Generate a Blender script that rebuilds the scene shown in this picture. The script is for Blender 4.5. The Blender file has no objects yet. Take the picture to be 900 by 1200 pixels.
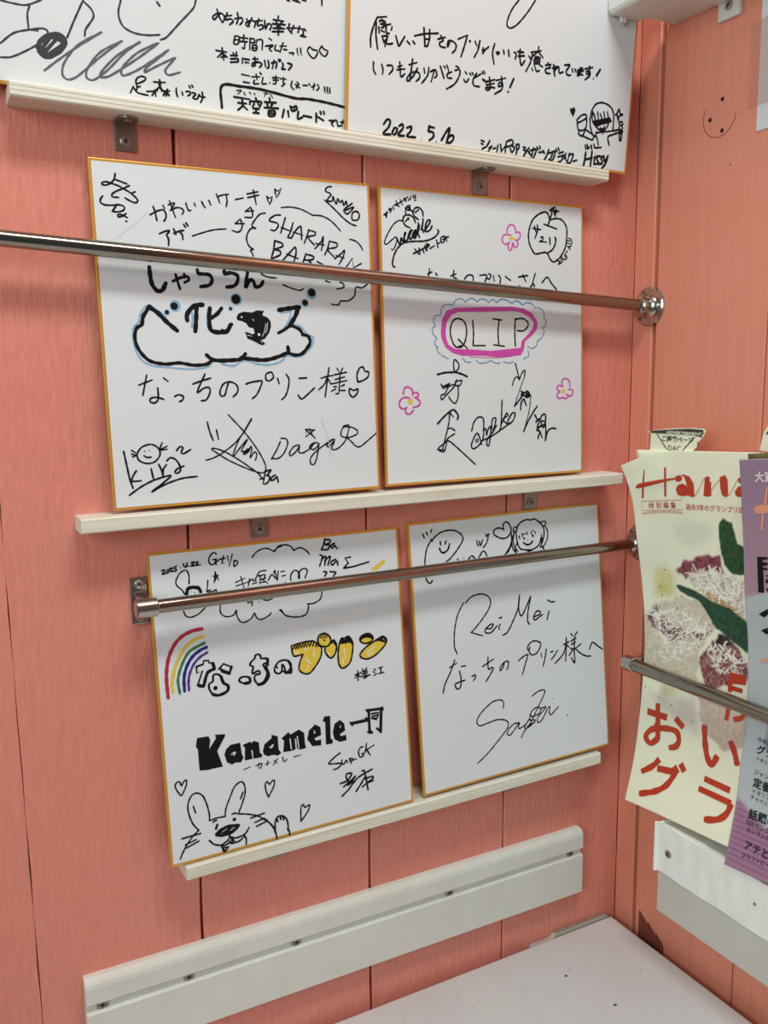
import bpy, bmesh, math
import numpy as np
from mathutils import Vector, Matrix, geometry
S = bpy.context.scene
COL = S.collection

# ------------------------------------------------------------------ camera
CAM_P = (-0.7024, -0.7316, 1.35)
CAM_R = Vector((0.8813, -0.4724, -0.0101)); CAM_U = Vector((0.0786, 0.1256, 0.9890)); CAM_F = Vector((0.4659, 0.8724, -0.1478))
cd = bpy.data.cameras.new('camera'); cam = bpy.data.objects.new('camera', cd); COL.objects.link(cam)
z_ax = -CAM_F.normalized(); x_ax = CAM_R - CAM_R.dot(z_ax) * z_ax; x_ax.normalize(); y_ax = z_ax.cross(x_ax)
cam.matrix_world = Matrix(((x_ax.x, y_ax.x, z_ax.x, CAM_P[0]), (x_ax.y, y_ax.y, z_ax.y, CAM_P[1]), (x_ax.z, y_ax.z, z_ax.z, CAM_P[2]), (0, 0, 0, 1)))
cd.sensor_fit = 'VERTICAL'; cd.sensor_height = 36.0; cd.lens = 30.694; cd.clip_start = 0.01
S.camera = cam

# ------------------------------------------------------------------ light
w = bpy.data.worlds.new('world'); S.world = w; w.use_nodes = True
w.node_tree.nodes['Background'].inputs[0].default_value = (0.80, 0.97, 1.0, 1)
w.node_tree.nodes['Background'].inputs[1].default_value = 0.10
def area(name, loc, target, sx, sy, power, color=(1, 1, 1)):
    l = bpy.data.lights.new(name, 'AREA'); l.shape = 'RECTANGLE'; l.size = sx; l.size_y = sy; l.energy = power; l.color = color
    o = bpy.data.objects.new(name, l); COL.objects.link(o); o.location = loc
    o.rotation_euler = (Vector(target) - Vector(loc)).to_track_quat('-Z', 'Y').to_euler()
    return o
area('ceiling_lamp', (-0.42, -0.74, 2.56), (-0.42, -0.36, 0.0), 0.55, 0.22, 14.4, (0.89, 1.0, 0.985))
area('left_fill', (-1.85, -1.10, 1.75), (-0.45, -0.02, 1.05), 0.8, 0.9, 17.0, (0.80, 0.97, 1.0))  # soft fill lamp added to brighten the left side; no window is modelled
S.view_settings.view_transform = 'Standard'; S.view_settings.look = 'None'
S.view_settings.exposure = 0.0; S.view_settings.gamma = 1.0; S.view_settings.use_curve_mapping = False

# ------------------------------------------------------------------ materials
def lin(c):
    return tuple(((v / 255) / 12.92 if v / 255 <= 0.04045 else ((v / 255 + 0.055) / 1.055) ** 2.4) for v in c)
MATS = {}
def mat(name, rgb, rough=0.5, metal=0.0, spec=0.5):
    if name in MATS: return MATS[name]
    m = bpy.data.materials.new(name); m.use_nodes = True
    b = m.node_tree.nodes['Principled BSDF']
    b.inputs['Base Color'].default_value = (*lin(rgb), 1); b.inputs['Roughness'].default_value = rough
    b.inputs['Metallic'].default_value = metal; b.inputs['Specular IOR Level'].default_value = spec
    MATS[name] = m; return m
def grain(m, scale, strength, dist, rgb2=None, fac=(0.35, 0.7), detail=5, extra=None):
    """stretched noise for bump and a second colour"""
    nt = m.node_tree; N = nt.nodes; L = nt.links; b = N['Principled BSDF']
    tc = N.new('ShaderNodeTexCoord'); mp = N.new('ShaderNodeMapping'); mp.inputs['Scale'].default_value = scale
    L.new(tc.outputs['Object'], mp.inputs['Vector'])
    no = N.new('ShaderNodeTexNoise'); no.inputs['Detail'].default_value = detail; no.inputs['Scale'].default_value = 1.0; no.inputs['Distortion'].default_value = 0.4
    L.new(mp.outputs['Vector'], no.inputs['Vector'])
    h = no.outputs['Fac']
    if extra:
        mp2 = N.new('ShaderNodeMapping'); mp2.inputs['Scale'].default_value = extra[0]; L.new(tc.outputs['Object'], mp2.inputs['Vector'])
        n2 = N.new('ShaderNodeTexNoise'); n2.inputs['Detail'].default_value = 3; n2.inputs['Scale'].default_value = 1.0; L.new(mp2.outputs['Vector'], n2.inputs['Vector'])
        mm = N.new('ShaderNodeMath'); mm.operation = 'MULTIPLY_ADD'; mm.inputs[1].default_value = extra[1]; L.new(n2.outputs['Fac'], mm.inputs[0]); L.new(h, mm.inputs[2]); h = mm.outputs[0]
    if strength > 0:
        bu = N.new('ShaderNodeBump'); bu.inputs['Strength'].default_value = strength; bu.inputs['Distance'].default_value = dist
        L.new(h, bu.inputs['Height']); L.new(bu.outputs['Normal'], b.inputs['Normal'])
    if rgb2:
        mr = N.new('ShaderNodeMapRange'); mr.inputs['From Min'].default_value = fac[0]; mr.inputs['From Max'].default_value = fac[1]; L.new(no.outputs['Fac'], mr.inputs['Value'])
        mx = N.new('ShaderNodeMix'); mx.data_type = 'RGBA'; mx.inputs['A'].default_value = b.inputs['Base Color'].default_value; mx.inputs['B'].default_value = (*lin(rgb2), 1)
        L.new(mr.outputs['Result'], mx.inputs['Factor']); L.new(mx.outputs['Result'], b.inputs['Base Color'])
    return m
M_WALL = grain(mat('salmon_paint', (226, 140, 121), 0.42), (230, 230, 42), 0.8, 0.0012, (218, 132, 114), extra=((420, 420, 60), 0.35))
M_WALLB = grain(mat('salmon_paint_right', (231, 146, 119), 0.40), (140, 140, 7), 0.35, 0.0008, (225, 140, 113), extra=((420, 420, 40), 0.2))
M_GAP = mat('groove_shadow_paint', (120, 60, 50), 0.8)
M_CARD = grain(mat('card_paper', (220, 222, 223), 0.75, spec=0.25), (260, 260, 260), 0.05, 0.0003)
M_GOLD = mat('gold_paper_edge', (224, 166, 70), 0.36, 0.45)
M_WOOD = grain(mat('whitewashed_wood', (226, 222, 206), 0.6), (9, 160, 160), 0.25, 0.0006, (210, 200, 176), (0.45, 0.8))
M_STEEL = mat('brushed_steel', (150, 145, 135), 0.15, 1.0)
M_CHROME = mat('polished_chrome', (186, 182, 174), 0.2, 1.0)
M_BRACK = mat('zinc_bracket', (156, 146, 137), 0.36, 0.9)
M_SCREW = mat('dark_screw', (158, 148, 136), 0.36, 0.7)
M_SLOT = mat('screw_slot', (16, 14, 13), 0.8)
M_WHITE = grain(mat('white_gloss_paint', (218, 216, 207), 0.42), (24, 24, 24), 0.06, 0.0006, (213, 210, 200))
M_TABLE = grain(mat('white_table_top', (210, 206, 205), 0.38), (7, 7, 7), 0.02, 0.0004, (202, 197, 197), (0.3, 0.8))
M_PAPER = mat('cream_page', (240, 236, 206), 0.7, spec=0.3)
M_BROWN = mat('olive_back_cover', (112, 96, 60), 0.6)
INK = {'k': mat('ink_black', (11, 11, 13), 0.6, 0, .25), 'K': mat('ink_charcoal', (52, 52, 56), 0.55), 'G': mat('ink_grey_brush', (92, 92, 96), 0.6),
       'g': mat('pencil_grey', (196, 196, 194), 0.7), 'b': mat('ink_sky_blue', (128, 176, 206), 0.6), 'c': mat('ink_blue', (92, 140, 182), 0.6),
       'p': mat('ink_magenta', (206, 74, 168), 0.6), 'y': mat('ink_yellow', (226, 194, 64), 0.6), 'r': mat('ink_red', (176, 38, 54), 0.6),
       'n': mat('ink_green', (52, 118, 66), 0.6), 'u': mat('ink_navy', (16, 28, 132), 0.6), 'v': mat('ink_purple', (84, 40, 132), 0.6),
       'w': mat('ink_gap_white', (224, 224, 222), 0.75), 'R': mat('print_red', (196, 58, 26), 0.5), 'o': mat('print_peach', (240, 158, 124), 0.5), 'W': mat('print_white', (236, 228, 226), 0.5)}

# ------------------------------------------------------------------ mesh helpers
class MB:
    """collects verts / faces / material slots and becomes ONE mesh object"""
    def __init__(s): s.v = []; s.f = []; s.m = []; s.mats = []; s.smooth = []
    def slot(s, m):
        if m not in s.mats: s.mats.append(m)
        return s.mats.index(m)
    def add(s, verts, faces, m, smooth=False):
        o = len(s.v); k = s.slot(m); s.v += [tuple(p) for p in verts]
        for f in faces: s.f.append([i + o for i in f]); s.m.append(k); s.smooth.append(smooth)
    def bm(s, b, m, mtx=None, smooth=False):
        b.verts.ensure_lookup_table(); b.verts.index_update()
        vs = [(mtx @ v.co if mtx else v.co.copy()) for v in b.verts]
        s.add(vs, [[v.index for v in f.verts] for f in b.faces], m, smooth); b.free()
    def box(s, lo, hi, m, bev=0.0, mtx=None, seg=2):
        b = bmesh.new(); bmesh.ops.create_cube(b, size=1)
        for v in b.verts: v.co = Vector([lo[i] + (v.co[i] + .5) * (hi[i] - lo[i]) for i in range(3)])
        if bev: bmesh.ops.bevel(b, geom=b.edges[:], offset=bev, segments=seg, affect='EDGES', profile=.6)
        s.bm(b, m, mtx)
    def prism(s, poly, a0, a1, fn, m):
        """poly: 2D outline, extruded between a0 and a1; fn(p,q,a) -> xyz"""
        n = len(poly); vs = [fn(p, q, a0) for p, q in poly] + [fn(p, q, a1) for p, q in poly]
        fs = [list(range(n))[::-1], list(range(n, 2 * n))] + [[i, (i + 1) % n, n + (i + 1) % n, n + i] for i in range(n)]
        s.add(vs, fs, m)
    def lathe(s, prof, p0, d, m, n=28, smooth=True):
        """prof: (along, radius) list turned about the axis p0 + d*along"""
        d = Vector(d).normalized(); t = d.orthogonal().normalized(); bt = d.cross(t); p0 = Vector(p0)
        vs = []; fs = []
        for a, r in prof:
            for k in range(n):
                an = 2 * math.pi * k / n; vs.append(p0 + d * a + (t * math.cos(an) + bt * math.sin(an)) * r)
        for i in range(len(prof) - 1):
            for k in range(n): fs.append([i * n + k, i * n + (k + 1) % n, (i + 1) * n + (k + 1) % n, (i + 1) * n + k])
        s.add(vs, fs, m, smooth)
        s.add(vs[:n], [list(range(n))[::-1]], m); s.add(vs[-n:], [list(range(n))], m)
    def build(s, name, parent=None, fix=True):
        me = bpy.data.meshes.new(name); me.from_pydata(s.v, [], s.f)
        for m in s.mats: me.materials.append(m)
        me.polygons.foreach_set('material_index', s.m); me.polygons.foreach_set('use_smooth', s.smooth); me.update()
        if fix:
            b = bmesh.new(); b.from_mesh(me); bmesh.ops.recalc_face_normals(b, faces=b.faces)
            for e in b.edges:
                if len(e.link_faces) != 2 or e.calc_face_angle(0) > .55: e.smooth = False
            b.to_mesh(me); b.free()
        o = bpy.data.objects.new(name, me); COL.objects.link(o)
        if parent: o.parent = parent
        return o
def tag(o, label=None, cat=None, group=None, kind=None):
    if label: o['label'] = label
    if cat: o['category'] = cat
    if group: o['group'] = group
    if kind: o['kind'] = kind
    return o
def thing(name, loc, label, cat, group=None, mtx=None):
    e = bpy.data.objects.new(name, None); COL.objects.link(e); e.empty_display_size = .02
    if mtx: e.matrix_world = mtx
    else: e.location = loc
    return tag(e, label, cat, group)
def screw(parent, p, n, r=0.0035, name='screw', m=M_SCREW, h=0.0016):
    """cross head screw at p (parent space), facing n"""
    n = Vector(n).normalized(); b = MB()
    b.lathe([(0, r * .96), (h * .5, r), (h * .8, r * .8), (h, r * .45)], p, n, m, 16)
    t = n.orthogonal().normalized(); t = Matrix.Rotation(.5, 3, n) @ t; q = n.cross(t); c = Vector(p) + n * (h * .98)
    for a, c2 in ((t, q), (q, t)):
        k = [c + a * r * .52 * i + c2 * r * .10 * j + n * (.0002) for i, j in ((-1, -1), (1, -1), (1, 1), (-1, 1))]
        k2 = [v - n * h * .8 for v in k]
        b.add(k + k2, [[0, 1, 2, 3], [0, 1, 5, 4], [1, 2, 6, 5], [2, 3, 7, 6], [3, 0, 4, 7]], M_SLOT)
    return b.build(name, parent)

# ------------------------------------------------------------------ traced data (all in metres*1e-4 on the surface itself)
STROKES = {
'c1': '''ks 12 198 2623 193 2596 180 2569 157 2546 118 2530 92 2535 101 2551 131 2556 168 2546 215 2534 252 2516 299 2491 341 2458 360 2433 344 2415 316 2419 290 2430 263 2445
k! 12 192 2580 282 2553
ks 12 301 2541 252 2516 196 2490 164 2466 164 2447 211 2445
k! 12 321 2488 344 2498
ks 12 91 2447 73 2420 74 2396 102 2382 150 2382 185 2386
k! 12 196 2391 158 2338
ks 12 196 2391 237 2386 253 2369 240 2349 201 2335 158 2336
ks 12 260 2326 234 2307 204 2297 195 2308 211 2319 234 2312 268 2297
k! 12 256 2268 261 2267
ks 12 449 2330 502 2361 554 2376 570 2360 576 2328 566 2300 554 2288
ks 12 476 2396 490 2355 495 2317 500 2288
ks 12 556 2409 567 2388
k! 11 610 2449 650 2324
ks 11 599 2417 649 2434 613 2374
ks 11 613 2374 664 2400 704 2397 721 2376 707 2351
ks 11 743 2441 752 2406 765 2383 780 2388
ks 12 813 2444 820 2424
ks 12 875 2462 889 2433 902 2417
ks 12 936 2475 949 2443
ks 12 513 2188 554 2207 595 2219 592 2207 569 2184
ks 13 569 2184 584 2146 580 2101
ks 13 630 2232 645 2190
ks 13 630 2198 675 2218 711 2225
ks 13 675 2215 697 2191 700 2154
k! 13 714 2272 728 2251
k! 13 734 2285 748 2263
gs 5 434 2351 327 2257 176 2135
ks 11 1002 2532 1012 2506 1027 2464
ks 11 1013 2512 1060 2529 1104 2537
ks 11 1084 2532 1091 2485 1081 2438
ks 11 1164 2500 1196 2508 1231 2518
k! 11 1267 2552 1364 2578
k! 11 1271 2523 1370 2551
ks 11 1324 2589 1333 2535 1343 2475
k! 11 1441 2547 1463 2532 1489 2546 1482 2516 1463 2484 1449 2514 1441 2547
k! 11 1518 2612 1543 2595 1572 2618 1558 2584 1528 2545 1519 2577 1518 2612
ks 10 781 2185 858 2213 965 2245 1068 2258
k! 11 1149 2306 1196 2346 1231 2311 1149 2306
ks 11 1200 2332 1211 2296 1195 2254 1165 2238 1121 2249
k! 11 1244 2410 1291 2447 1318 2421 1244 2410
ks 11 1296 2440 1307 2399 1297 2366 1237 2362
ks 11 1420 2409 1369 2394 1320 2340 1295 2297 1330 2276 1292 2278 1260 2244 1242 2196 1249 2151 1272 2119 1300 2105 1271 2096 1285 2073 1294 2050
ks 10 1568 2464 1654 2474 1752 2462 1863 2417
ks 11 1863 2422 1950 2418 2035 2379 2117 2304
ks 11 2206 2237 2265 2223 2309 2186 2330 2150
ks 12 1556 2402 1505 2395 1452 2351 1522 2334 1532 2310 1498 2270 1464 2274
ks 12 1600 2383 1576 2319 1552 2254
ks 12 1559 2299 1630 2278
ks 12 1668 2343 1643 2272 1616 2226
k! 12 1613 2220 1647 2216
ks 12 1647 2216 1685 2275 1737 2322 1742 2278 1741 2208
ks 12 1668 2267 1752 2247
ks 12 1814 2295 1789 2230 1765 2180
ks 12 1807 2292 1870 2279 1869 2253 1804 2231 1858 2169
ks 12 1863 2138 1924 2199 1948 2245 1941 2193 1924 2128
ks 12 1873 2183 1952 2174
ks 12 2005 2209 1987 2150 1955 2090
ks 12 2005 2209 2078 2194 2069 2161 1987 2137 2042 2078
ks 12 2049 2062 2110 2104 2149 2139 2131 2079 2091 2016
ks 12 2065 2089 2139 2073
k! 12 2157 1991 2221 2070 2232 1991 2310 2031
ks 13 1493 2188 1479 2112 1453 2036
ks 13 1493 2186 1561 2167 1560 2142 1482 2113
ks 13 1482 2113 1537 2103 1535 2071 1457 2036
ks 13 1561 2030 1620 2088 1678 2141 1683 2091 1658 2013
ks 13 1598 2080 1699 2047
ks 13 1775 2091 1759 2049 1743 2017
ks 13 1775 2088 1846 2072 1837 2046 1765 2037
k! 13 1794 2038 1821 2016
ks 13 1880 2029 1929 2009
ks 10 1355 1906 1408 1883 1490 1876
ks 10 1549 1822 1625 1795 1702 1778 1738 1794
ks 11 1952 1869 1995 1855
ks 11 2091 1861 2125 1849 2124 1816 2059 1801
ks 11 2001 1668 2067 1663 2088 1696 2166 1701 2229 1746 2247 1820 2308 1819 2363 1850
ks 12 2046 2675 2005 2665 1989 2632 2039 2610 2000 2556 2051 2554 2057 2593 2086 2531 2103 2577 2124 2546 2147 2567 2160 2523 2184 2563 2197 2519 2243 2548
ks 12 2243 2548 2158 2484 2194 2454 2256 2517 2173 2482
ks 12 2300 2481 2247 2471 2236 2411 2289 2408 2311 2455 2277 2486
ks 12 1978 2555 2055 2496 2154 2412 2220 2371 2272 2357
ks 30 414 1924 416 1864 427 1792 464 1742 506 1747 537 1802
ks 19 596 1820 651 1846 715 1862 728 1835 691 1813
ks 19 622 1875 635 1818 650 1762
k! 19 693 1881 696 1854
ks 25 804 1919 809 1892 837 1887 902 1882 924 1842 897 1799 824 1784
ks 26 1032 1921 1034 1894 1086 1905 1144 1884 1141 1835 1109 1799 1046 1787
ks 26 1235 1915 1210 1792 1254 1853 1284 1840 1297 1798 1343 1806 1368 1842
bs 13 361 1619 310 1542 303 1498 259 1453 247 1381 257 1292 296 1202 374 1152 492 1135 707 1116 843 1134 889 1174
bs 13 398 1628 485 1567 519 1536
bs 13 729 1457 739 1530 729 1603 700 1521
bs 13 872 1597 861 1504 868 1449 899 1417
ks 27 392 1619 367 1579 337 1534 330 1498 323 1471
ks 24 323 1471 281 1444 262 1381 272 1310 312 1238 376 1183 494 1160 606 1168 728 1148 835 1156 885 1188
ks 31 392 1613 457 1567 526 1496 605 1428
ks 32 831 1639 769 1631 719 1594 692 1548 695 1511
ks 32 778 1627 770 1531 756 1425
ks 32 890 1611 879 1523 895 1430 1017 1422 1060 1479
ks 28 990 1613 948 1566 897 1532
b* 601 1623 46
b* 533 1573 24
k* 594 1623 31
k* 531 1573 18
ks 28 839 1231 886 1193 973 1183 1043 1187
bs 15 966 1155 1065 1139 1137 1177 1198 1181 1288 1151 1401 1145 1497 1173 1557 1222 1637 1211 1713 1231 1793 1309 1807 1378 1749 1407 1693 1470 1619 1489
bs 12 1615 1600 1561 1590 1519 1584
bs 12 1609 1591 1590 1532 1544 1464 1490 1425
b* 1122 1690 51
b* 1068 1613 21
b* 1810 1755 50
b* 1746 1673 36
k* 1119 1690 40
k* 1069 1611 13
k* 1813 1762 36
k* 1746 1675 26
ks 25 983 1431 1022 1422 1070 1483
ks 29 968 1183 1067 1187 1133 1196 1176 1238
ks 29 1134 1205 1229 1195 1341 1185 1457 1208 1564 1251 1565 1295
ks 26 1564 1246 1627 1226 1692 1236 1748 1289 1778 1339 1759 1388 1706 1402
ks 24 1608 1479 1681 1446 1716 1397
ks 33 1499 1608 1595 1624 1691 1636
ks 34 1680 1626 1644 1552 1587 1474
ks 22 1587 1474 1538 1440 1484 1414
k# 19 1119 1543 1135 1571 1181 1587 1256 1581 1293 1599 1362 1598 1344 1562 1392 1541 1416 1511 1417 1463 1397 1415 1357 1367 1325 1355 1359 1321 1330 1311 1278 1336 1248 1351 1204 1366 1185 1423 1221 1412 1249 1399 1272 1412 1262 1454 1220 1463 1201 1493 1167 1511 1122 1520
ws 5 1374 1491 1354 1415 1337 1386
ws 5 1390 1501 1381 1444 1370 1415
w* 1161 1544 8
w* 1307 1400 12
ws 5 1320 1348 1334 1333
ws 5 1205 1395 1240 1386
ws 5 1258 1528 1268 1514
k! 11 334 1073 293 913
ks 11 267 996 319 1014 374 1034
ks 12 470 1048 503 1022
ks 12 416 969 417 898 406 864 376 850 348 862 356 888 402 895 459 877
ks 12 551 897 584 911 622 895 610 864 586 855
ks 12 815 1075 740 928 796 958 844 963 848 922 814 864 771 856
ks 12 708 995 775 1017 862 1041
ks 12 1013 1000 991 942 975 897 944 890 934 925 969 990 1032 1006 1086 975 1089 921 1047 881
ks 12 1166 985 1221 1002 1285 1007
ks 12 1182 991 1246 1005 1310 1007 1287 941 1252 887 1216 862
ks 12 1399 1084 1353 1066 1350 1018 1382 1009 1419 1041 1405 1080
ks 12 1455 1028 1468 983
ks 12 1536 1063 1560 1020 1549 941 1519 874 1484 844
k! 12 1656 1025 1728 1027
ks 12 1639 879 1671 845 1727 881 1799 939
k! 11 1948 1113 1898 857
ks 11 1865 1021 1928 1038 1984 1044
ks 11 1927 1032 1897 970 1839 921
ks 11 1940 1007 1959 969
ks 11 2026 1106 2042 1081
ks 11 2082 1108 2062 1074
k! 11 1998 1050 2119 1071
k! 11 2003 1008 2096 1029
k! 11 1959 969 2118 997
ks 11 2055 1068 2043 954 2032 885 2004 882
k! 11 1986 943 2014 945
k! 11 1963 906 2006 924
k! 12 2092 960 2063 948
k! 12 2055 910 2097 909
ks 13 2229 982 2222 1040 2249 1103 2286 1115 2306 1077 2342 1070 2333 1025 2280 994 2229 980
ks 13 2173 847 2139 882 2145 924 2183 907 2226 919 2217 880 2173 847
ks 12 110 473 125 369 143 248 163 173
ks 12 199 311 172 274 154 231
ks 12 151 227 230 228
ks 12 319 319 325 277 334 230
ks 12 382 352 400 309 412 252
ks 12 412 252 419 313 446 344
ks 12 451 376 481 400 526 381 556 327 558 289 528 268 511 283 541 309 589 325
ks 12 536 455 567 486 590 476 573 434 596 428 655 458
ks 11 326 518 256 499 216 446 226 395 283 366 348 373 393 417 399 458 375 497 326 518
ks 11 269 429 291 414 325 414
k* 276 465 6
k* 314 470 5
ks 11 173 478 203 456
ks 11 171 448 206 437
ks 11 178 425 208 433
ks 11 400 482 422 525
ks 11 406 472 459 495
ks 11 410 467 457 471
ks 12 130 118 234 182 348 229 475 253 401 192 311 132 419 182 564 223 694 231
ks 11 809 679 828 590 852 523
ks 11 885 609 898 531
ks 16 1198 688 1124 580
ks 9 1124 580 1040 491 925 414 841 375 778 361
ks 9 995 733 1129 580 1233 432 1285 334 1305 270 1288 225 1231 229 1102 283 968 354 871 421 833 450 856 457 918 436 1015 382 1131 299 1231 220 1271 168
ks 9 1124 580 1069 507 1015 377 1094 462 1153 517 1092 422 1129 415 1123 398 1158 440 1114 407 1113 389 1157 414 1178 457 1186 430 1168 359 1208 406 1230 383 1213 334
ks 12 1298 234 1273 127
ks 12 1303 233 1352 241 1316 201
ks 12 1306 197 1334 186 1322 141 1287 121
ks 12 1388 196 1353 175 1346 148 1381 160 1402 181 1413 130
ks 12 1247 169 1276 176
ks 10 1451 482 1415 416 1361 335
ks 10 1459 510 1506 504 1519 460 1479 381 1424 338 1364 341
ks 10 1623 444 1576 432 1533 384 1538 353 1586 381 1630 435
ks 10 1630 435 1620 385 1654 371 1724 405 1774 452 1802 455
ks 10 1802 455 1760 453 1724 417 1758 396 1800 419 1816 450 1805 381 1780 294 1751 260 1727 278 1733 328 1799 388 1885 440 1949 475 1977 474 1942 469 1891 427 1911 413 1970 461 1939 399 1966 382 2024 407 2084 468 2125 582
ks 10 2083 597 2045 554 2043 503 2113 486 2201 514 2202 547 2132 582 2061 585 2119 602
ks 10 2099 481 2133 453 2182 405 2225 396 2300 444 2419 526
k! 10 1694 576 1783 496 1726 581 1780 570 1695 513 1701 578 1777 566
gs 5 1853 657 1902 516 1932 316''',
'c2': '''k! 11 49 2472 88 2503
ks 11 88 2503 76 2474 72 2451
k! 11 60 2473 81 2464
ks 11 101 2521 125 2537 130 2528 115 2499
k! 11 104 2531 112 2517
k! 11 143 2554 154 2528
ks 11 165 2571 208 2564
ks 11 180 2607 191 2573 208 2559
k! 11 161 2565 221 2595
ks 11 222 2621 245 2577
k! 11 209 2589 252 2613
ks 11 258 2629 288 2641 270 2614
k! 11 270 2625 285 2611
k! 11 298 2652 306 2645
ks 11 306 2623 330 2635 339 2656
k! 12 361 2670 369 2646
k! 12 383 2675 385 2649
k! 12 375 2626 387 2631
ks 10 244 2434 205 2435 150 2399 101 2335 64 2272 48 2226 68 2214 123 2256 171 2287 176 2249 150 2187 132 2167 120 2175
ks 14 318 2378 270 2397 247 2436 260 2477 308 2493 356 2475 380 2430
ks 14 273 2430 308 2466
k! 14 296 2460 307 2451
ks 14 358 2525 377 2557 420 2566 456 2538 464 2493
ks 14 351 2520 369 2486 411 2458
ks 14 379 2519 417 2545
ks 14 278 2494 276 2549
k! 14 276 2549 304 2572 323 2578 328 2533 298 2536 280 2550
ks 14 304 2562 322 2543 352 2530
ks 15 177 2279 211 2221 225 2283 248 2243 262 2326 274 2331 254 2274 284 2261 317 2344 341 2361 309 2298 327 2274 365 2353 384 2364 352 2301 370 2287 408 2356 422 2408
ks 15 364 2291 415 2387
ks 15 410 2427 402 2345 419 2300
ks 15 464 2467 452 2400 439 2368
ks 15 446 2399 463 2349
ks 15 463 2349 527 2426 538 2462 509 2455 483 2392 494 2356 538 2375 558 2412
ks 14 619 2380 631 2366 599 2322 536 2287 461 2267 351 2258 253 2239 186 2189 142 2115 126 2043 137 2020 151 2017
k! 13 350 2147 460 2200
k! 13 367 2189 409 2145
k! 13 411 2202 422 2151
k! 13 453 2189 465 2162
ks 13 473 2226 496 2181 492 2248
k! 13 466 2205 516 2229
ks 13 504 2238 523 2245 522 2229 507 2218
ks 13 532 2204 578 2231
k! 13 605 2286 619 2219
k! 13 617 2256 638 2262
ks 13 694 2328 655 2310 655 2268 686 2276 693 2297
k! 13 674 2296 699 2302
k! 13 706 2324 718 2283
k! 13 693 2307 738 2326
ps 15 1418 2410 1426 2454 1467 2489 1508 2471 1529 2412
ps 15 1466 2386 1418 2391 1370 2375 1360 2325 1397 2295 1452 2320
ps 15 1438 2308 1430 2259 1451 2239 1475 2262 1479 2306
ps 15 1493 2317 1500 2280 1534 2278 1548 2310 1531 2341
ps 15 1522 2417 1570 2420 1577 2377 1542 2342 1514 2346
y* 1473 2360 22
ys 22 1452 2353 1500 2361
ks 15 1947 2562 1925 2622 1890 2641 1811 2613 1732 2552 1690 2461 1679 2395 1695 2308 1752 2228 1794 2227 1852 2241 1895 2247 1909 2237
ks 15 1909 2237 1982 2280 2019 2344 2023 2395
ks 15 1947 2568 2041 2588 2107 2574 2159 2516 2166 2438 2151 2324 2099 2231 2040 2177 1982 2159 1931 2210 1924 2232
ks 15 1925 2511 1951 2579 1976 2636
k! 15 1875 2520 2034 2485
k! 15 1976 2636 1947 2662 2012 2695 2034 2669 1969 2653 1976 2686 2027 2640
ks 15 2027 2640 2005 2644 2020 2606 2012 2650 2063 2660
k! 14 1732 2470 1831 2465
k! 14 1753 2493 1774 2440
ks 14 1789 2507 1796 2458 1760 2378
ks 14 1831 2388 1860 2395 1852 2362 1816 2348
ks 14 1816 2348 1903 2348
k! 14 1946 2395 1950 2329
ks 14 2012 2400 2019 2361
ks 10 2188 2405 2225 2391 2230 2351 2211 2316
k! 10 2166 2381 2211 2378
ks 10 2173 2353 2211 2350
k! 10 2173 2325 2211 2293
k! 10 2188 2309 2203 2327
k* 2166 2268 12
k! 10 2144 2250 2173 2206
k! 10 2136 2233 2158 2189
ks 10 2084 2219 2114 2175 2070 2139
k! 10 2033 2182 2084 2156
k! 10 2055 2138 2107 2208
k! 10 2099 2197 2144 2188
k! 13 501 1971 548 1992
ks 13 521 2019 513 1956
k! 13 589 1983 604 1963
k! 13 756 1964 814 1986
ks 13 792 2016 785 1960 829 1938
ks 13 911 1942 951 1979 1006 1978 1013 1930
ks 13 1089 1985 1169 1989 1148 1923
ks 13 1190 2003 1220 1996 1199 1951 1165 1969
ks 13 1250 1986 1260 1937
ks 13 1311 1995 1335 1968 1326 1911
k! 13 1393 1987 1455 1952
k! 14 1555 1989 1665 2008
ks 14 1606 2013 1643 1948
k! 14 1563 1903 1575 1896
ks 14 1761 2032 1717 1910
ks 14 1696 1895 1739 1931 1750 1902
ks 14 1847 1948 1912 2002 1966 1945 2032 1884
p# 19 637 1457 655 1564 705 1638 802 1667 1131 1683 1473 1697 1613 1683 1719 1637 1781 1560 1781 1490 1727 1432 1628 1361 1610 1276 1574 1226 1468 1216 1295 1204 1124 1218 875 1217 761 1244 682 1297 643 1377
w# 7 690 1444 703 1531 760 1599 834 1628 1131 1636 1472 1654 1577 1643 1683 1601 1740 1546 1727 1496 1664 1431 1584 1367 1574 1297 1469 1289 1210 1266 958 1279 794 1282 722 1317 696 1378
ps 7 646 1510 636 1417
ps 7 957 1204 1260 1197 1468 1212
ks 14 868 1312 803 1298 756 1365 741 1459 775 1546 841 1568 905 1535 928 1448 902 1339 860 1298 811 1298
ks 14 829 1372 934 1285
ks 14 999 1555 1007 1436 1000 1313
k! 14 1000 1313 1143 1314
k! 14 1239 1574 1342 1565
ks 14 1313 1567 1298 1454 1305 1322
k! 14 1245 1322 1373 1309
ks 14 1510 1583 1502 1443 1508 1310
ks 14 1515 1576 1594 1585 1656 1558 1668 1516 1611 1466 1532 1465
cs 9 640 1610 650 1663 706 1698 778 1693
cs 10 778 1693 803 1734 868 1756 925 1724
cs 10 925 1724 950 1752 1008 1761 1057 1728
cs 10 1057 1728 1082 1756 1149 1758 1191 1728
cs 10 1191 1728 1233 1761 1267 1749 1284 1729
cs 10 1284 1729 1336 1764 1404 1760 1473 1727
cs 10 1473 1727 1508 1756 1569 1744 1596 1717
cs 10 1596 1717 1649 1740 1711 1735 1755 1694
cs 10 1755 1694 1809 1695 1863 1661 1872 1598
cs 10 1872 1598 1896 1556 1881 1513 1844 1498
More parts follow.
